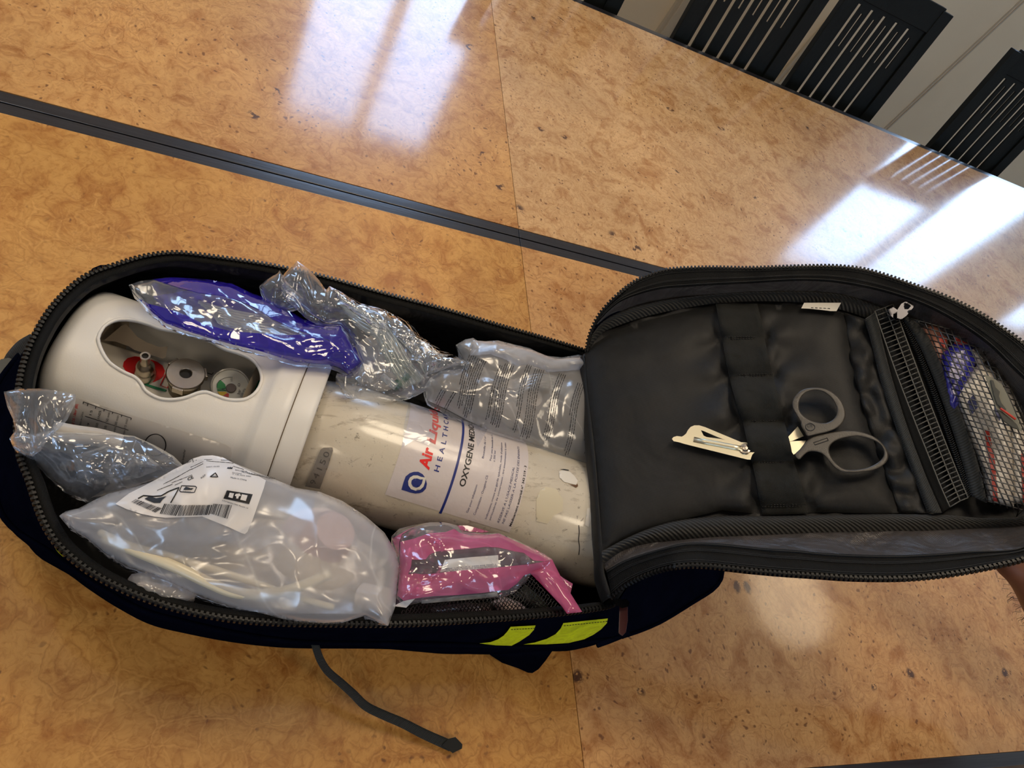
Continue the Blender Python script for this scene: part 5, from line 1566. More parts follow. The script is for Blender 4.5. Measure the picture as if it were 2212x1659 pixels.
class Pouch:
    """Soft bag drawn by its outline [(x, y, z)] seen from above; two skins that meet at the rim."""
    def __init__(s, outline, bulge, soft=70.0, crease=(60, 0.006), seed=1.0, stretch=1.0, ang=0.0, bumps=(), closed_smooth=False, below=0.5):
        O = np.array(outline, float)
        s.O = resample(O, max(60, len(O) * 6), True) if closed_smooth else O
        s.bulge, s.soft, s.crease, s.seed, s.stretch, s.ang, s.bumps, s.below = bulge, soft, crease, seed, stretch, ang, bumps, below
        Q = resample(s.O, 120, True, False); s.Q = Q
    def zb(s, x, y):
        d2 = (s.Q[:, 0] - x) ** 2 + (s.Q[:, 1] - y) ** 2 + 30.0
        w = 1.0 / d2; return float((w * s.Q[:, 2]).sum() / w.sum())
    def z(s, x, y, off=0.0, top=True):
        d = float(polydist(np.array([x]), np.array([y]), s.O)[0])
        if not inpoly(x, y, s.O)[0]: d = 0.0
        e = min(1.0, d / s.soft); k = math.sqrt(max(0.0, 1 - (1 - e) ** 2))
        b_ = s.bulge * k
        for (cx, cy, r_, h_) in s.bumps: b_ += h_ * math.exp(-((x - cx) ** 2 + (y - cy) ** 2) / (r_ * r_))
        cr = s.crease[1] * rcrease(x, y, s.crease[0], s.seed, s.stretch, s.ang) * (0.35 + 0.65 * e) if top or True else 0
        if top: return s.zb(x, y) + b_ + cr + off
        return s.zb(x, y) - s.below * b_ + cr * 0.5 - 0.0008
    def p(s, x, y, off=0.0): return at(x, y, s.z(x, y, off))
    def sheet(s, name, mat, parent, poly=None, off=0.0, step=6.0, holes=(), top=True, label=None, fine=True):
        vs, fs = cdt(poly if poly is not None else s.O, holes, step=step)
        V = []
        for x, y in vs:
            zt = s.z(x, y, off)
            P_ = at(x, y, zt)
            if not top: P_ = P_ + np.array([0, 0, s.z(x, y, 0, False) - zt])
            V.append(P_)
        F = [f[::-1] for f in fs] if top else list(fs)
        o = obj(name, V, F, mat, parent, True, label=label)
        return o

def ptext(mb, s_, p0, p1, h_, P_, off=0.0008, bold=0.0, up=1): text_on(mb, s_, p0, p1, h_, lambda x, y: P_.p(x, y, off), bold, 0, 1, up)

def tubing(name, pts, r_, mat, parent, n=60, seg=8, hollow=False):
    P_ = resample(pts, n)
    mb = MB(); mb.tube([at(x, y, z_) for x, y, z_ in P_], r_, seg); return mb.build(name, mat, parent)

M_clearfilm = film('clear_crinkled_film', (0.96, 0.975, 1.0), 0.055, (0.84, 0.87, 0.94), 0.10, 2.0, (9, 0.45, 0.010), 0.16)
M_frost = film('frosted_pouch_film', (0.93, 0.93, 0.95), 0.31, (0.90, 0.89, 0.92), 0.22, 1.6, (4, 0.25, 0.008), 0.30)
M_bluefilm = film('blue_printed_film', (0.03, 0.03, 0.42), 0.62, (0.050, 0.022, 0.62), 0.08, 2.0, (8, 0.45, 0.008), 0.05)
M_pinkfilm = film('pink_printed_film', (0.85, 0.16, 0.42), 0.74, (0.80, 0.20, 0.40), 0.11, 1.6, (8, 0.4, 0.008), 0.05)
M_printfilm = film('printed_clear_film', (0.93, 0.93, 0.93), 0.32, (0.78, 0.76, 0.75), 0.16, 1.6, (6, 0.4, 0.008), 0.25)
M_mask = plain('white_mask_plastic', srgb(216, 208, 202), 0.35, coat=0.3)
M_cream2 = plain('cream_tubing', srgb(222, 212, 186), 0.4, coat=0.3)
M_tubeclear = film('clear_tubing_wall', (0.93, 0.95, 0.95), 0.30, (0.75, 0.78, 0.8), 0.06, 2.0, (8, 0.1, 0.002), 0.45)
M_paper = plain('white_paper_label', srgb(226, 222, 220), 0.45, coat=0.2, vary=0.02)
M_beige = plain('beige_bag_reservoir', srgb(196, 186, 172), 0.5, vary=0.12, vscale=8)
M_pinkish = plain('pink_tinted_cuff', srgb(206, 176, 172), 0.4, vary=0.1)

# ---- clear pouch at the head end, hanging over the rim
ca = thing('clear_pouch', 'crumpled clear film pouch hanging over the zip at the valve end of the bag', 'plastic bag', at(150, 960, 0.14))
PA = Pouch([(20, 946, .158), (45, 934, .165), (75, 938, .168), (100, 930, .168), (140, 934, .168), (200, 934, .168), (240, 936, .166), (290, 942, .164), (335, 962, .160), (375, 985, .156), (400, 1010, .150), (392, 1018, .148), (340, 1038, .142), (290, 1052, .138), (240, 1066, .132), (205, 1078, .126), (190, 1082, .124), (150, 1066, .128), (110, 1035, .132), (75, 1000, .140), (50, 978, .148), (28, 965, .154)],
           0.016, 55, (62, 0.0075), 1.3, 1.6, 0.5)
PA.sheet('film', M_clearfilm, ca); PA.sheet('film', M_clearfilm, ca, top=False, step=9)
PA2 = Pouch([(8, 846, .165), (40, 840, .172), (95, 839, .176), (140, 846, .176), (164, 853, .174), (162, 872, .172), (146, 905, .170), (128, 925, .170), (112, 938, .170), (98, 955, .170), (88, 972, .168), (70, 985, .163), (48, 978, .160), (30, 962, .158), (22, 945, .160), (33, 930, .163), (28, 905, .164), (16, 880, .163)],
            0.006, 40, (48, 0.0060), 6.0, 1.8, 1.1)
PA2.sheet('film', M_clearfilm, ca, step=5); PA2.sheet('film', M_clearfilm, ca, top=False, step=8)
PA3 = Pouch([(155, 985, .150), (230, 962, .155), (320, 985, .152), (352, 1012, .148), (300, 1032, .142), (215, 1048, .136), (170, 1030, .140)], 0.010, 40, (50, 0.004), 9.0)
PA3.sheet('inner_wrap', M_clearfilm, ca, step=7)
tubing('cream_part', [(115, 930, .150), (160, 938, .146), (210, 945, .142), (260, 958, .138)], 0.007, M_beige, ca)

# ---- frosted pouch with the paper label and the white face mask
fb = thing('frosted_pouch', 'frosted plastic pouch with a white barcode label, holding a pale mask and strap', 'plastic bag', at(500, 1180, 0.08))
PB = Pouch([(128, 1114, .152), (142, 1104, .155), (170, 1098, .156), (200, 1082, .156), (235, 1066, .156), (300, 1050, .157), (350, 1034, .158), (400, 1008, .160), (440, 990, .164), (500, 998, .166), (560, 1022, .164), (600, 1038, .160), (640, 1054, .156), (690, 1062, .150), (740, 1082, .145), (790, 1115, .142), (830, 1150, .142), (858, 1195, .145), (863, 1225, .148), (858, 1270, .150), (854, 1310, .155), (838, 1352, .160), (815, 1342, .158), (788, 1330, .156), (742, 1344, .154), (700, 1346, .152), (640, 1342, .150), (580, 1330, .146), (520, 1318, .143), (460, 1300, .140), (400, 1276, .138), (330, 1242, .138), (275, 1225, .140), (222, 1192, .145), (185, 1160, .148), (150, 1138, .150)],
           0.024, 90, (120, 0.0085), 2.4, 1.2, 0.45, [(430, 1060, 90, 0.010), (700, 1180, 110, 0.008), (560, 1290, 70, -0.004)])
PB.sheet('film', M_frost, fb, step=6.5); PB.sheet('film', M_frost, fb, top=False, step=12)
Z7 = lambda x, y: (120 + x * .22604, 980 + y * .22604)
lp = [Z7(*p) for p in [(572, 480), (700, 380), (860, 300), (1000, 225), (1130, 150), (1250, 92), (1300, 50), (1400, 20), (1500, 15), (1600, 35), (1700, 90), (1780, 130), (1900, 190), (2010, 255), (1990, 330), (1940, 470), (1880, 640), (1835, 745), (1810, 768), (1780, 760), (1650, 700), (1500, 640), (1400, 600), (1250, 605), (1050, 612), (940, 600), (820, 575), (680, 530)]]
pl = PB.sheet('paper_label', M_paper, fb, lp, 0.0012, 5.0, label='white paper label with barcode')
def pbq(name, poly, mat, off=0.0017, st=3.5): return PB.sheet(name, mat, pl, [Z7(*p) for p in poly], off, st)
mb = MB()
random.seed(4)
def bars(p0, p1, h0, h1_, n_, lean):
    p0 = np.array(p0, float); p1 = np.array(p1, float); L = np.linalg.norm(p1 - p0); e = (p1 - p0) / L; s_ = 0.0; k = 0
    while s_ < L:
        w_ = random.choice([3, 3, 5, 7, 10]); g = random.choice([4, 5, 6, 9])
        hh = h0 + (h1_ - h0) * s_ / L; dn = np.array(lean) * hh
        a = p0 + e * s_; b_ = a + e * w_
        q = []
        for t in np.linspace(0, 1, 4): q.append([PB.p(*Z7(*(a + dn * t)), 0.0017), PB.p(*Z7(*(b_ + dn * t)), 0.0017)])
        mb.grid(q); s_ += w_ + g
bars((770, 432), (1010, 520), 55, 75, 20, (-.85, .53))
bars((1040, 478), (1200, 492), 105, 115, 20, (-.42, .9))
bars((1200, 492), (1500, 490), 110, 100, 20, (-.30, .95))
bars((1510, 478), (1690, 492), 100, 140, 20, (-.32, .95))
bc = mb.build('barcode', M_black, pl); bc['kind'] = 'stuff'
pbq('black_panel', [(1638, 350), (1885, 388), (1850, 482), (1605, 428)], M_black)
for pg in ([(1665, 372), (1706, 378), (1692, 425), (1650, 415)], [(1780, 388), (1835, 398), (1818, 452), (1765, 440)]):
    pbq('white_icon', pg, M_paper, 0.0021)
pbq('white_icon', [(1722, 384), (1760, 380), (1772, 402), (1752, 408), (1745, 430), (1725, 428), (1728, 408), (1712, 402)], M_paper, 0.0021)
pbq('pictogram', [(850, 430), (900, 405), (960, 425), (1020, 415), (1060, 405), (1020, 440), (1000, 470), (940, 470), (880, 445)], M_black)
pbq('pictogram', [(1225, 335), (1245, 315), (1270, 322), (1290, 330), (1320, 328), (1300, 345), (1222, 345)], M_black)
pbq('pictogram', [(1636, 142), (1650, 125), (1658, 134), (1670, 124), (1678, 134), (1692, 122), (1690, 146)], M_black)
mb = MB()
def pline(pts, r_=0.00035, closed=False):
    mb.tube([PB.p(*Z7(*p), 0.0017) for p in resample(pts, max(8, len(pts) * 4), closed, False)], r_, 4, closed)
pline([(1205, 305), (1352, 312), (1325, 372), (1180, 362)], 0.0003, True)
pline([(1528, 182), (1552, 222), (1478, 220)], 0.00035, True)
pline([(790, 428), (840, 400), (930, 408), (1010, 402), (1080, 360), (1180, 322), (1170, 345), (1100, 470)], 0.0005)
mb.build('pictogram_lines', M_black, pl)
mb = MB()
for s_, a_, b_, h_, bo in (('R® II', (1262, 92), (1318, 62), 5.5, .02), ('Bag', (1318, 88), (1355, 66), 4.2, 0), ('CE', (1268, 258), (1320, 232), 6.0, .02), ('REF', (1395, 240), (1440, 205), 3.5, 0), ('2027-10-03', (1440, 132), (1565, 126), 2.4, 0),
                           ('Made in China', (1672, 232), (1826, 258), 3.0, 0), ('Danmark', (1690, 185), (1780, 196), 2.4, 0), ('T +45 7225 2000', (1690, 200), (1868, 222), 2.4, 0), ('BALLERUP', (1720, 160), (1830, 175), 2.4, 0), ('FILTRE ELECTROSTATIQUE', (1780, 178), (2100, 245), 3.0, .01), ('MDR', (1500, 216), (1536, 214), 2.4, 0),
                           ('5707480021943 Pouch v4', (1590, 452), (1838, 528), 2.8, 0), ('Tubulure', (1215, 362), (1290, 364), 2.0, 0)):
    ptext(mb, s_, Z7(*a_), Z7(*b_), h_, PB, 0.0017, bo)
mb.build('printed_text', M_black, pl, False, kind='stuff')
mb = MB()
random.seed(8)
for (a_, b_) in (((1290, 130), (1420, 72)), ((1300, 150), (1410, 95)), ((1090, 262), (1310, 140)), ((1110, 278), (1310, 200)), ((1030, 290), (1180, 215)), ((1420, 55), (1680, 62)), ((1440, 68), (1700, 90)), ((970, 350), (1120, 290)), ((1140, 300), (1210, 268)), ((1700, 120), (1800, 150)), ((1850, 190), (2080, 240))):
    a_ = np.array(a_, float); b_ = np.array(b_, float); L = np.linalg.norm(b_ - a_); e = (b_ - a_) / L; s_ = 0
    while s_ < L - 10:
        w_ = random.uniform(8, 24)
        mb.tube([PB.p(*Z7(*(a_ + e * q)), 0.0017) for q in np.linspace(s_, min(L, s_ + w_), 3)], random.uniform(.00014, .00022), 4); s_ += w_ * .7 + 6
mb.build('small_print', M_ink, pl, kind='stuff')
# contents of the frosted pouch
mk = thing('oxygen_mask', 'pale resuscitation mask, strap and bag seen through the frosted pouch', 'mask', at(500, 1200, 0.06))
vs, fs = cdt([(200, 1160), (280, 1120), (420, 1110), (560, 1120), (700, 1130), (800, 1180), (835, 1240), (820, 1300), (700, 1325), (560, 1300), (420, 1260), (300, 1215), (230, 1190)], step=10)
def mh(x, y):
    d = float(polydist(np.array([x]), np.array([y]), [(200, 1160), (280, 1120), (420, 1110), (560, 1120), (700, 1130), (800, 1180), (835, 1240), (820, 1300), (700, 1325), (560, 1300), (420, 1260), (300, 1215), (230, 1190)])[0])
    return 0.095 + 0.042 * math.sqrt(1 - (1 - min(1, d / 85)) ** 2) + 0.003 * noise.noise(Vector((x * .02, y * .02, 3)))
obj('reservoir_bag', [at(x, y, mh(x, y)) for x, y in vs], [f[::-1] for f in fs], M_beige, mk)
tubing('strap', [(225, 1160, .156), (300, 1192, .160), (380, 1225, .162), (450, 1258, .160), (500, 1278, .158), (555, 1284, .160), (610, 1278, .164), (660, 1262, .168), (712, 1240, .170)], 0.0040, M_cream2, mk)
tubing('strap', [(215, 1150, .152), (280, 1178, .158), (380, 1205, .160), (470, 1232, .160), (560, 1262, .158), (640, 1290, .156), (720, 1312, .154)], 0.0026, M_cream2, mk)
mb = MB(); mb.lathe([(0.0, 0.03), (0.016, 0.03), (0.018, 0.022), (0.028, 0.012), (0.034, 0.0)], at(690, 1180, .115), (0.2, 0.1, 1), 40); mb.build('mask_cone', M_pinkish, mk)
mb = MB(); mb.lathe([(0.0, 0.02), (0.010, 0.02), (0.011, 0.0)], at(785, 1290, .135), (0.6, -0.3, 0.7), 30); mb.build('connector', M_mask, mk)
# ---- small clear piece below it
lw_ = thing('white_airway_pouch', 'small translucent white pouch tucked under the frosted pouch by the near zip', 'plastic bag', at(360, 1270, 0.12))
PG = Pouch([(276, 1250, .136), (284, 1240, .138), (305, 1236, .140), (330, 1238, .140), (355, 1246, .140), (400, 1262, .138), (430, 1280, .138), (408, 1296, .142), (395, 1298, .143), (370, 1300, .143), (330, 1290, .142), (300, 1282, .140), (278, 1278, .138)], 0.007, 30, (36, 0.004), 4.1, 1.4, 0.3)
PG.sheet('film', M_frost, lw_, step=5); PG.sheet('film', M_frost, lw_, top=False, step=8)
tubing('tube_end', [(300, 1262, .138), (350, 1272, .136), (400, 1290, .132), (412, 1298, .134)], 0.0035, M_mask, lw_)

# ---- clear pouch with blue borders
cb = thing('blue_edged_pouch', 'clear pouch with wide dark blue printed borders beside the valve guard', 'plastic bag', at(520, 690, 0.10))
PC = Pouch([(279, 615, .150), (300, 608, .152), (335, 602, .152), (370, 599, .150), (410, 601, .148), (450, 604, .147), (500, 612, .146), (545, 634, .146), (580, 645, .146), (615, 664, .146), (655, 690, .148), (700, 700, .150), (736, 700, .152), (752, 720, .152), (765, 745, .152), (783, 782, .150), (770, 797, .148), (752, 808, .148), (735, 795, .148), (715, 788, .148), (680, 786, .150), (640, 782, .152), (605, 772, .155), (560, 758, .158), (505, 745, .160), (450, 730, .161), (400, 714, .161), (355, 697, .160), (320, 668, .157), (300, 645, .154), (285, 628, .152)],
           0.014, 50, (70, 0.0065), 7.7, 1.7, 0.3)
top_ = [(330, 603), (370, 599), (410, 601), (450, 604), (500, 612), (545, 634), (580, 645), (615, 664), (655, 690), (700, 700), (736, 700), (752, 720), (765, 745), (783, 782), (770, 797), (752, 808), (735, 795), (722, 790), (720, 760), (712, 735), (690, 728), (640, 712), (590, 690), (560, 668), (520, 650), (480, 638), (430, 632), (390, 622)]
bot_ = [(300, 645), (320, 656), (345, 662), (390, 676), (440, 700), (500, 716), (560, 720), (620, 724), (680, 722), (716, 740), (722, 765), (724, 790), (715, 788), (680, 786), (640, 782), (605, 772), (560, 758), (505, 745), (450, 730), (400, 714), (355, 697), (320, 668)]
PC.sheet('film', M_clearfilm, cb, step=5); PC.sheet('film', M_clearfilm, cb, top=False, step=9)
PC.sheet('blue_border', M_bluefilm, cb, top_, 0.0006, 5); PC.sheet('blue_border', M_bluefilm, cb, bot_, 0.0006, 5)
M_backblue = plain('blue_backing_sheet', srgb(40, 26, 150), 0.35, coat=0.4)
PCb = Pouch([(330, 640, .118), (420, 625, .118), (540, 650, .118), (640, 690, .118), (730, 720, .118), (740, 770, .120), (640, 765, .122), (480, 725, .124), (370, 690, .124)], 0.006, 40, (60, 0.004), 3.0)
PCb.sheet('backing', M_bluefilm, cb, step=9)
for k in range(7):
    tubing('tube', [(430 + k * 6, 652 + k * 5, .150 - k * .001), (480, 668 + k * 5, .155 - k * .001), (540, 680 + k * 5.5, .156 - k * .001), (600, 688 + k * 6, .156 - k * .001), (660, 702 + k * 7, .154), (715, 716 + k * 8, .150)], 0.0019, M_tubeclear, cb, 40)

# ---- crumpled clear film bag with tubing, leaning on the far rim
cd = thing('tubing_bag', 'crinkled clear bag of coiled oxygen tubing leaning on the far zip', 'plastic bag', at(800, 740, 0.10))
PD = Pouch([(606, 600, .175), (622, 582, .182), (641, 563, .190), (668, 582, .184), (690, 606, .176), (704, 626, .170), (712, 618, .172), (740, 632, .170), (778, 655, .166), (830, 668, .162), (862, 686, .160), (895, 706, .158), (908, 726, .156), (945, 752, .156), (985, 772, .158), (1023, 784, .160), (1010, 796, .156), (975, 806, .152), (940, 830, .142), (915, 846, .140), (880, 858, .138), (840, 866, .138), (800, 866, .138), (765, 860, .140), (748, 842, .144), (725, 815, .148), (728, 806, .150), (752, 810, .150), (784, 782, .152), (766, 742, .154), (752, 716, .156), (736, 700, .156), (700, 696, .158), (668, 676, .162), (640, 652, .166), (618, 632, .170), (608, 616, .174)],
           0.018, 60, (46, 0.0085), 12.3, 1.9, 0.55)
PD.sheet('film', M_clearfilm, cd, step=5); PD.sheet('film', M_clearfilm, cd, top=False, step=9)
PD2 = Pouch([(560, 618, .160), (575, 604, .164), (600, 590, .170), (604, 584, .172), (616, 604, .170), (630, 620, .166), (660, 645, .160), (652, 662, .154), (620, 668, .150), (590, 662, .150), (572, 645, .154)], 0.010, 28, (34, 0.007), 15.0, 1.2, 0.2)
PD2.sheet('film', M_clearfilm, cd, step=5); PD2.sheet('film', M_clearfilm, cd, top=False, step=9)
M_foilish = film('shiny_fold_film', (0.95, 0.97, 1.0), 0.10, (0.8, 0.83, 0.88), 0.07, 5.0, (22, 0.9, 0.010), 0.3)
PD3 = Pouch([(720, 622, .178), (775, 656, .174), (835, 672, .172), (880, 694, .170), (906, 724, .168), (950, 754, .168), (1018, 784, .168), (975, 792, .166), (920, 812, .160), (905, 786, .164), (880, 752, .166), (850, 722, .168), (800, 705, .170), (770, 680, .172), (735, 655, .174)], 0.012, 30, (30, 0.0075), 22.3, 1.6, 0.6)
PD3.sheet('folded_flap', M_foilish, cd, step=4.5)
M_tubegreen = film('greenish_tubing_wall', (0.90, 0.95, 0.90), 0.32, (0.62, 0.66, 0.60), 0.06, 2.2, (8, 0.1, 0.002), 0.5)
for k in range(6):
    tubing('tube', [(735 + k * 3, 655 + k * 4, .140), (775, 668 + k * 7, .146), (815, 690 + k * 8, .148), (850 - k * 3, 730 + k * 8, .148), (880 - k * 5, 780 + k * 5, .146), (915 - k * 8, 822 + k * 3, .142)], 0.0024, M_tubegreen, cd, 44)
mb = MB(); mb.lathe([(0.0, 0.024), (0.008, 0.024), (0.010, 0.018), (0.022, 0.008), (0.027, -0.004), (0.029, -0.012)], at(825, 775, .112), (-0.1, -0.2, 1), 40); m_ = mb.build('mask_shell', M_mask, cd)
tubing('connector', [(850, 835, .140), (868, 824, .142), (880, 812, .143)], 0.0045, plain('dark_green_connector', srgb(40, 84, 66), 0.4), cd, 12)
tubing('connector', [(826, 812, .142), (842, 826, .143), (856, 836, .143)], 0.0036, M_tubeclear, cd, 12)

# ---- printed bag with the mask, running under the lid
ce = thing('printed_mask_bag', 'thin clear bag covered in small black print, on the far side of the bottle', 'plastic bag', at(1120, 860, 0.09))
PE = Pouch([(915, 838, .142), (930, 815, .150), (955, 800, .154), (1005, 798, .156), (1000, 770, .156), (985, 745, .154), (1005, 733, .156), (1022, 730, .158), (1035, 738, .158), (1075, 735, .158), (1110, 744, .158), (1145, 752, .158), (1175, 768, .156), (1215, 772, .152), (1250, 766, .152), (1275, 774, .150), (1310, 800, .146), (1320, 880, .140), (1320, 960, .132), (1318, 1010, .126), (1290, 1012, .126), (1262, 1005, .128), (1210, 984, .130), (1160, 965, .132), (1110, 948, .134), (1060, 932, .136), (1010, 908, .138), (965, 884, .140), (925, 866, .140)],
           0.018, 70, (85, 0.0080), 31.0, 1.3, 1.2, [(1180, 880, 70, 0.008)])
PE.sheet('film', M_printfilm, ce, step=6); PE.sheet('film', M_clearfilm, ce, top=False, step=11)
mb = MB(); random.seed(12)
def textblock(p0, p1, nl, pitch, maxw=1.0, wavy=3.0):
    p0 = np.array(p0, float); p1 = np.array(p1, float); L = np.linalg.norm(p1 - p0); e = (p1 - p0) / L; n_ = np.array([-e[1], e[0]])
    for k in range(nl):
        s_ = 0; Lk = L * (random.uniform(.45, 1.0) if k == nl - 1 else random.uniform(.9, 1.0))
        while s_ < Lk - 3:
            w_ = random.uniform(3, 9); q = []
            for t in np.linspace(s_, min(Lk, s_ + w_), 3):
                c = p0 + e * t + n_ * (k * pitch + wavy * math.sin(t / 26.0))
                q.append(PE.p(*c, 0.0007))
            mb.tube(q, random.uniform(.00022, .00034), 4, cap=False); s_ += w_ + 1.8
for a_, b_, nl in (((1028, 770), (992, 885), 4), ((1050, 780), (1008, 905), 5), ((1085, 790), (1050, 910), 2), ((1110, 790), (1072, 930), 5), ((1148, 790), (1108, 940), 3), ((1175, 800), (1140, 950), 5), ((1222, 810), (1180, 960), 4), ((1262, 830), (1225, 985), 4), ((962, 845), (948, 880), 3), ((985, 848), (960, 900), 2), ((1290, 860), (1262, 990), 3)):
    textblock(a_, b_, nl, 4.6)
mb.build('small_print', M_ink, ce, kind='stuff')
PEf = Pouch([(1022, 735, .172), (1060, 738, .172), (1105, 748, .170), (1150, 756, .168), (1200, 776, .164), (1255, 772, .162), (1280, 785, .160), (1250, 800, .160), (1210, 802, .162), (1180, 806, .164), (1140, 790, .166), (1120, 800, .168), (1095, 780, .170), (1060, 765, .170), (1015, 768, .170)], 0.008, 22, (30, 0.006), 41.0, 1.5, 0.3)
PEf.sheet('folded_flap', M_frost, ce, step=5)
for k in range(5):
    tubing('tube', [(1110, 830 + k * 6, .134), (1160, 812 + k * 6, .140), (1210 - k * 2, 822 + k * 5, .142), (1246 - k * 5, 858, .140), (1262 - k * 6, 905, .134), (1262 - k * 7, 950, .128)], 0.0026, M_tubeclear, ce, 40)
mb = MB(); mb.lathe([(0.0, 0.022), (0.009, 0.022), (0.011, 0.016), (0.020, 0.008), (0.025, -0.004), (0.027, -0.012)], at(1130, 868, .112), (0.1, -0.3, 1), 40); mb.build('mask_shell', M_mask, ce)

# ---- pink pouch at the near side
cf = thing('pink_pouch', 'clear pouch with pink printed frame and paper slip, by the near zip', 'plastic bag', at(1020, 1230, 0.10))
PF = Pouch([(846, 1158, .140), (862, 1142, .142), (900, 1133, .143), (930, 1128, .144), (960, 1128, .145), (985, 1134, .146), (1002, 1148, .146), (1040, 1152, .146), (1078, 1152, .147), (1110, 1164, .148), (1150, 1184, .150), (1180, 1200, .152), (1192, 1212, .153), (1180, 1236, .150), (1150, 1240, .146), (1135, 1258, .142), (1110, 1282, .140), (1080, 1292, .140), (1010, 1290, .142), (960, 1296, .144), (905, 1302, .146), (880, 1308, .148), (858, 1300, .150), (856, 1290, .150), (862, 1262, .150), (864, 1225, .148), (860, 1195, .144)],
           0.016, 50, (58, 0.0065), 51.0, 1.3, 0.15)
PF.sheet('film', M_clearfilm, cf, step=5.5); PF.sheet('film', M_clearfilm, cf, top=False, step=9)
Z8 = lambda x, y: (840 + x * .23508, 1100 + y * .23508)
pk = [([(95, 590), (105, 300), (230, 270), (370, 220), (520, 210), (600, 180), (650, 215), (740, 240), (870, 240), (1010, 222), (1090, 260), (1200, 310), (1330, 360), (1440, 420), (1500, 460), (1430, 480), (1330, 470), (1240, 400), (1150, 385), (1000, 350), (890, 345), (760, 360), (640, 370), (520, 378), (430, 390), (370, 420), (340, 460), (210, 465), (205, 520), (170, 620), (130, 700)]),
      ([(30, 270), (100, 230), (250, 150), (120, 230), (95, 300), (90, 440), (60, 360)]),
      ([(75, 790), (95, 590), (130, 700), (160, 600), (240, 590), (320, 600), (470, 585), (700, 560), (900, 545), (1100, 525), (1300, 505), (1440, 480), (1500, 460), (1420, 530), (1320, 580), (1240, 610), (1180, 680), (1100, 740), (1000, 750), (850, 770), (600, 790), (400, 800), (240, 820), (135, 840)])]
for q in pk: PF.sheet('pink_print', M_pinkfilm, cf, [Z8(*p) for p in q], 0.0008, 5)
PF.sheet('pink_print', M_pinkfilm, cf, [Z8(*p) for p in [(630, 150), (720, 150), (800, 170), (920, 205), (860, 215), (740, 205), (660, 190)]], 0.0008, 5)
sl_ = PF.sheet('paper_slip', M_paper, cf, [Z8(*p) for p in [(470, 580), (515, 465), (760, 440), (1005, 422), (1008, 538), (720, 562)]], -0.0016, 5, label='white paper slip with grey text')
mb = MB()
for s_, y_ in (('T (800) 828-6623  F (713) 871-9988', 500), ('Distributed in the USA by', 516), ('Manufactured in Texas', 532)):
    ptext(mb, s_, Z8(990, y_), Z8(520, y_ + 42), 2.6, PF, -0.0012, 0.0, 1)
mb.build('printed_text', M_bluegrey, sl_, False)
PF.sheet('paper_slip', M_paper, cf, [Z8(*p) for p in [(40, 890), (130, 845), (240, 822), (160, 905)]], 0.0004, 5)
PF.sheet('paper_slip', plain('dark_print_slip', srgb(150, 146, 144), 0.5, vary=0.3, vscale=120), cf, [Z8(*p) for p in [(300, 835), (600, 800), (850, 782), (998, 756), (1000, 800), (850, 822), (600, 842), (300, 868)]], 0.0004, 5)
vs, fs = cdt([Z8(*p) for p in [(150, 640), (230, 400), (600, 320), (1100, 330), (1350, 430), (1200, 600), (900, 700), (400, 760)]], step=9)
obj('dark_contents', [at(x, y, 0.137 + 0.003 * noise.noise(Vector((x * .05, y * .05, 6)))) for x, y in vs], [f[::-1] for f in fs], plain('dark_grey_rubber', srgb(92, 84, 78), 0.35, vary=0.35, vscale=18), cf)
PF2 = Pouch([Z8(*p) + (z_,) for p, z_ in [((1290, 575), .150), ((1400, 500), .154), ((1500, 460), .158), ((1530, 520), .158), ((1590, 640), .158), ((1680, 790), .160), ((1776, 942), .162), ((1640, 958), .162), ((1600, 900), .161), ((1500, 790), .158), ((1400, 680), .154)]], 0.004, 22, (60, 0.004), 61.0, 2.4, 1.0)
PF2.sheet('pink_tail', M_pinkfilm, cf, step=5); PF2.sheet('pink_tail', M_pinkfilm, cf, top=False, step=8)
PF3 = Pouch([Z8(*p) + (z_,) for p, z_ in [((1560, 600), .140), ((1600, 630), .140), ((1690, 685), .140), ((1670, 770), .142), ((1620, 700), .142)]], 0.002, 12, (40, 0.002), 66.0)
PF3.sheet('pink_tail', M_pinkfilm, cf, step=5)

# ---- packets inside the two mesh pockets
def packet(name, label, poly, mapper, h0, h1_, mat, cat='packet', group=None, soft=18.0, extra=None):
    t = thing(name, label, cat, mapper(poly[0][0], poly[0][1], h0), group)
    vs, fs = cdt(poly, step=7)
    P_ = np.array(poly, float)
    def hh(x, y, top=True):
        d = float(polydist(np.array([x]), np.array([y]), P_)[0]); e = math.sqrt(max(0, 1 - (1 - min(1, d / soft)) ** 2))
        return h0 + (h1_ * e + 0.0015 * noise.noise(Vector((x * .06, y * .06, 5))) if top else -h1_ * 0.4 * e)
    obj('wrapper', [mapper(x, y, hh(x, y)) for x, y in vs], [f[::-1] for f in fs], mat, t)
    obj('wrapper', [mapper(x, y, hh(x, y, False)) for x, y in vs], fs, mat, t)
    for nm, pl_, mm in (extra or []):
        v2, f2 = cdt(pl_, step=6); obj(nm, [mapper(x, y, hh(x, y) + 0.0012) for x, y in v2], [f[::-1] for f in f2], mm, t)
    return t
M_wpack = plain('white_wrapper', srgb(206, 198, 186), 0.35, coat=0.4, vary=0.12, vscale=40, bumps=(40, 0.5, 0.004))
M_bpack = plain('blue_wrapper', srgb(40, 40, 150), 0.25, coat=0.6, vary=0.3, vscale=30, bumps=(50, 0.6, 0.004))
M_rprint = plain('red_stripe_print', srgb(176, 52, 40), 0.4); M_opack = plain('orange_brown_wrapper', srgb(150, 96, 76), 0.4, vary=0.2)
packet('dressing_packet', 'blue shiny wrapped packet behind the lid netting', [(2032, 764), (2060, 742), (2098, 742), (2112, 775), (2090, 830), (2062, 905), (2046, 880), (2036, 820)], lid, 0.010, 0.009, M_bpack, group='packets in the lid net')
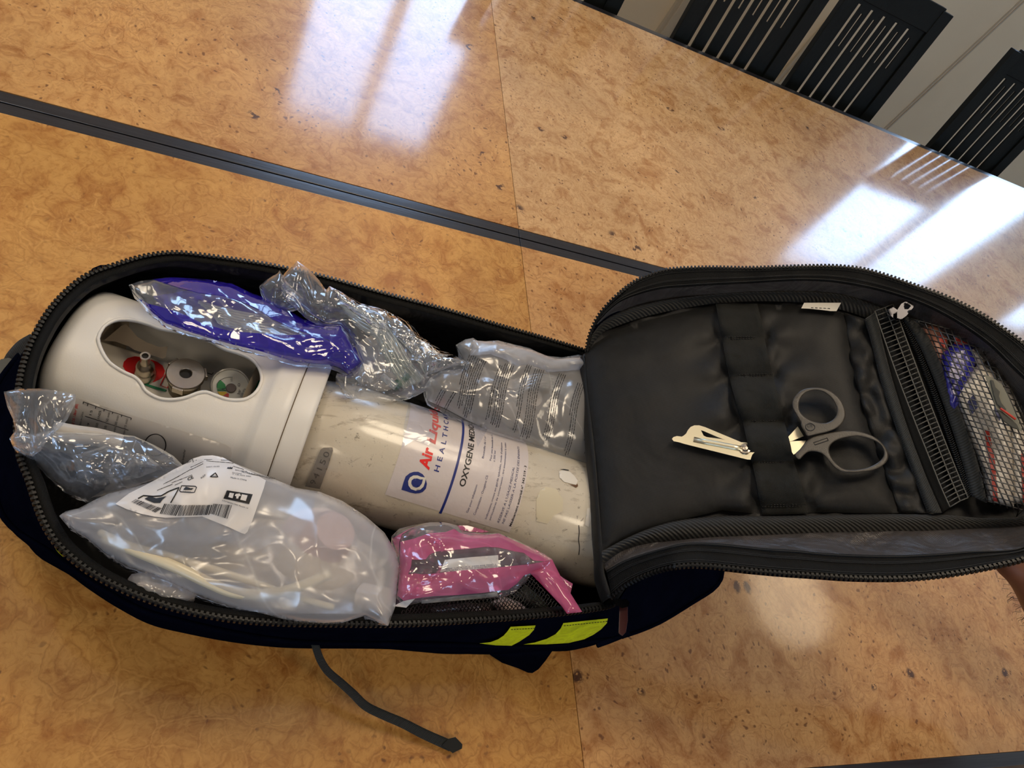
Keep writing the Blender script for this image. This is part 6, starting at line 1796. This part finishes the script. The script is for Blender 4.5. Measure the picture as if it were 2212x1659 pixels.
packet('dressing_packet', 'white packet with a red stripe at the front of the lid netting', [(2058, 850), (2084, 820), (2118, 780), (2150, 805), (2178, 870), (2188, 960), (2192, 1040), (2190, 1094), (2134, 1084), (2122, 1020), (2092, 940)], lid, 0.008, 0.010, M_wpack, group='packets in the lid net',
       extra=[('red_stripe', [(2126, 930), (2136, 928), (2150, 1000), (2156, 1084), (2146, 1082), (2140, 1010)], M_rprint), ('printed_patch', [(2090, 868), (2104, 850), (2112, 880), (2100, 895)], M_bluegrey), ('printed_patch', [(2150, 860), (2166, 880), (2160, 910), (2150, 890)], M_bluegrey)])
packet('dressing_packet', 'white packet with red edge deep at the right of the lid netting', [(2140, 795), (2185, 840), (2216, 920), (2230, 1000), (2232, 1090), (2186, 1088), (2184, 1000), (2176, 900)], lid, 0.006, 0.008, M_wpack, group='packets in the lid net',
       extra=[('red_stripe', [(2206, 980), (2214, 980), (2220, 1080), (2210, 1086)], M_rprint)])
packet('dressing_packet', 'small orange-brown packet at the top of the lid netting', [(1984, 702), (2020, 698), (2052, 726), (2044, 765), (2040, 812), (2010, 760)], lid, 0.006, 0.006, M_opack, group='packets in the lid net',
       extra=[('red_stripe', [(2030, 722), (2046, 732), (2040, 752), (2028, 738)], M_rprint)])
packet('dressing_packet', 'red and white packet near the upper corner of the lid netting', [(2056, 722), (2096, 742), (2130, 778), (2118, 796), (2098, 770), (2066, 744)], lid, 0.008, 0.007, M_wpack, group='packets in the lid net', extra=[('red_stripe', [(2064, 728), (2090, 742), (2082, 752), (2062, 742)], M_rprint)])
packet('gauze_packet', 'off-white packet inside the near mesh pocket', [(1060, 1300), (1090, 1288), (1120, 1300), (1150, 1322), (1125, 1334), (1085, 1334)], mz, 0.112, 0.012, M_pinkwhite, group='packets in the near mesh pocket')
packet('gauze_packet', 'dark green packet inside the near mesh pocket', [(1105, 1290), (1135, 1262), (1175, 1296), (1190, 1318), (1150, 1324)], mz, 0.100, 0.010, M_darkpack, group='packets in the near mesh pocket')
packet('gauze_packet', 'brownish shiny packet inside the near mesh pocket, left end', [(930, 1312), (1000, 1302), (1064, 1302), (1080, 1332), (1000, 1338), (935, 1336)], mz, 0.106, 0.010, plain('brown_wrapper', srgb(92, 76, 68), 0.3, coat=0.5, vary=0.4, vscale=40), group='packets in the near mesh pocket')

# ================================================================== THE HELPER'S ARM (holds the lid up from the right)
M_skin, nt, b = new_mat('dark_tanned_skin')
tc = nt.nodes.new('ShaderNodeTexCoord').outputs['Object']
nt.links.new(ramp(nt, noise_tex(nt, tc, 30, 4, 0.6), [(0.3, srgb(108, 62, 40)), (0.7, srgb(136, 84, 56))]), b.inputs['Base Color'])
b.inputs['Roughness'].default_value = 0.5; b.inputs['Subsurface Weight'].default_value = 0.1; b.inputs['Subsurface Radius'].default_value = (0.01, 0.004, 0.002)
pe = thing('person', 'bare hairy forearm reaching in at the lower right, hand under the lid', 'person', (0.93, 0.10, 0.10))
def skin(name, pts, radii, edges=None, parent=pe, sub=2):
    o = obj(name, pts, [], M_skin, parent)
    me = o.data
    me.edges.add(len(edges) if edges else len(pts) - 1)
    for i, e in enumerate(edges or [(k, k + 1) for k in range(len(pts) - 1)]): me.edges[i].vertices = e
    o.modifiers.new('skin', 'SKIN')
    sv = me.skin_vertices[0].data if me.skin_vertices else None
    if sv is None:
        me.update()
    return o
def arm_mesh():
    """forearm, palm, four fingers and thumb as one closed skin surface"""
    # the open hand carries the lid from below; the elbow lies off to the near right
    wrist = lid(2222, 1228, -0.080); hp = lid(2196, 1140, -0.066)
    elbow = at(2440, 1580, 0.12)
    mid = wrist * 0.5 + elbow * 0.5
    palm = hp
    P_ = [tuple(elbow), tuple(mid + np.array([0, 0, -0.004])), tuple(wrist), tuple(palm)]
    r_ = [(0.046, 0.042), (0.038, 0.034), (0.025, 0.020), (0.030, 0.014)]
    E_ = [(0, 1), (1, 2), (2, 3)]
    ax = hp - wrist; ax /= np.linalg.norm(ax); sd = np.cross(ax, LN); sd /= np.linalg.norm(sd)
    for k in range(4):
        o_ = (k - 1.5) * 0.0165; L = (0.85, 1.0, 0.95, 0.75)[k]
        kn = palm + sd * o_ + ax * 0.026; a1 = kn + ax * 0.022 * L + LN * 0.004; a2 = a1 + ax * 0.015 * L + LN * 0.005; a3 = a2 + ax * 0.010 * L + LN * 0.004
        i0 = len(P_); P_ += [tuple(kn), tuple(a1), tuple(a2), tuple(a3)]; r_ += [(0.0088, 0.0088), (0.0080, 0.0080), (0.0074, 0.0074), (0.0062, 0.0062)]
        E_ += [(3, i0), (i0, i0 + 1), (i0 + 1, i0 + 2), (i0 + 2, i0 + 3)]
    tb = palm - sd * 0.026 - ax * 0.012 + LN * 0.004; t1 = tb - sd * 0.014 + ax * 0.016 + LN * 0.004; t2 = t1 + ax * 0.018 - sd * 0.002 + LN * 0.003
    i0 = len(P_); P_ += [tuple(tb), tuple(t1), tuple(t2)]; r_ += [(0.012, 0.012), (0.0095, 0.0095), (0.0078, 0.0078)]
    E_ += [(3, i0), (i0, i0 + 1), (i0 + 1, i0 + 2)]
    return P_, r_, E_, elbow, wrist
P_, r_, E_, elbow, wrist = arm_mesh()
ao = obj('arm', P_, [], M_skin, pe)
ao.data.edges.add(len(E_))
for i, e in enumerate(E_): ao.data.edges[i].vertices = e
bm = bmesh.new(); bm.from_mesh(ao.data)
lay = bm.verts.layers.skin.verify()
bm.verts.ensure_lookup_table()
for v, rr_ in zip(bm.verts, r_): v[lay].radius = (rr_[0] * S, rr_[1] * S)
bm.verts[0][lay].use_root = True
bm.to_mesh(ao.data); bm.free()
ao.modifiers.new('skin', 'SKIN').use_smooth_shade = True
sb = ao.modifiers.new('sub', 'SUBSURF'); sb.levels = 2; sb.render_levels = 2
# body hair along the forearm
mb = MB(); random.seed(21)
ax_ = elbow - wrist; La = np.linalg.norm(ax_); ax_ /= La
e1_ = np.cross(ax_, [0, 0, 1.0]); e1_ /= np.linalg.norm(e1_); e2_ = np.cross(e1_, ax_)
for k in range(420):
    t = random.uniform(0.02, 0.8); a = random.uniform(0, 6.283); rad = 0.024 + 0.016 * min(1, t * 1.6)
    d_ = e1_ * math.cos(a) + e2_ * math.sin(a); p = wrist + ax_ * La * t + d_ * rad * 0.92
    q = p + d_ * 0.006 + ax_ * random.uniform(-.006, .004) + e2_ * random.uniform(-.002, .002); w_ = q + ax_ * 0.004 + d_ * 0.001
    mb.tube([p, q, w_], [0.00022, 0.00016, 0.00006], 3, cap=False)
mb.build('arm_hair', plain('dark_hair', srgb(22, 16, 12), 0.5), pe, kind='stuff')
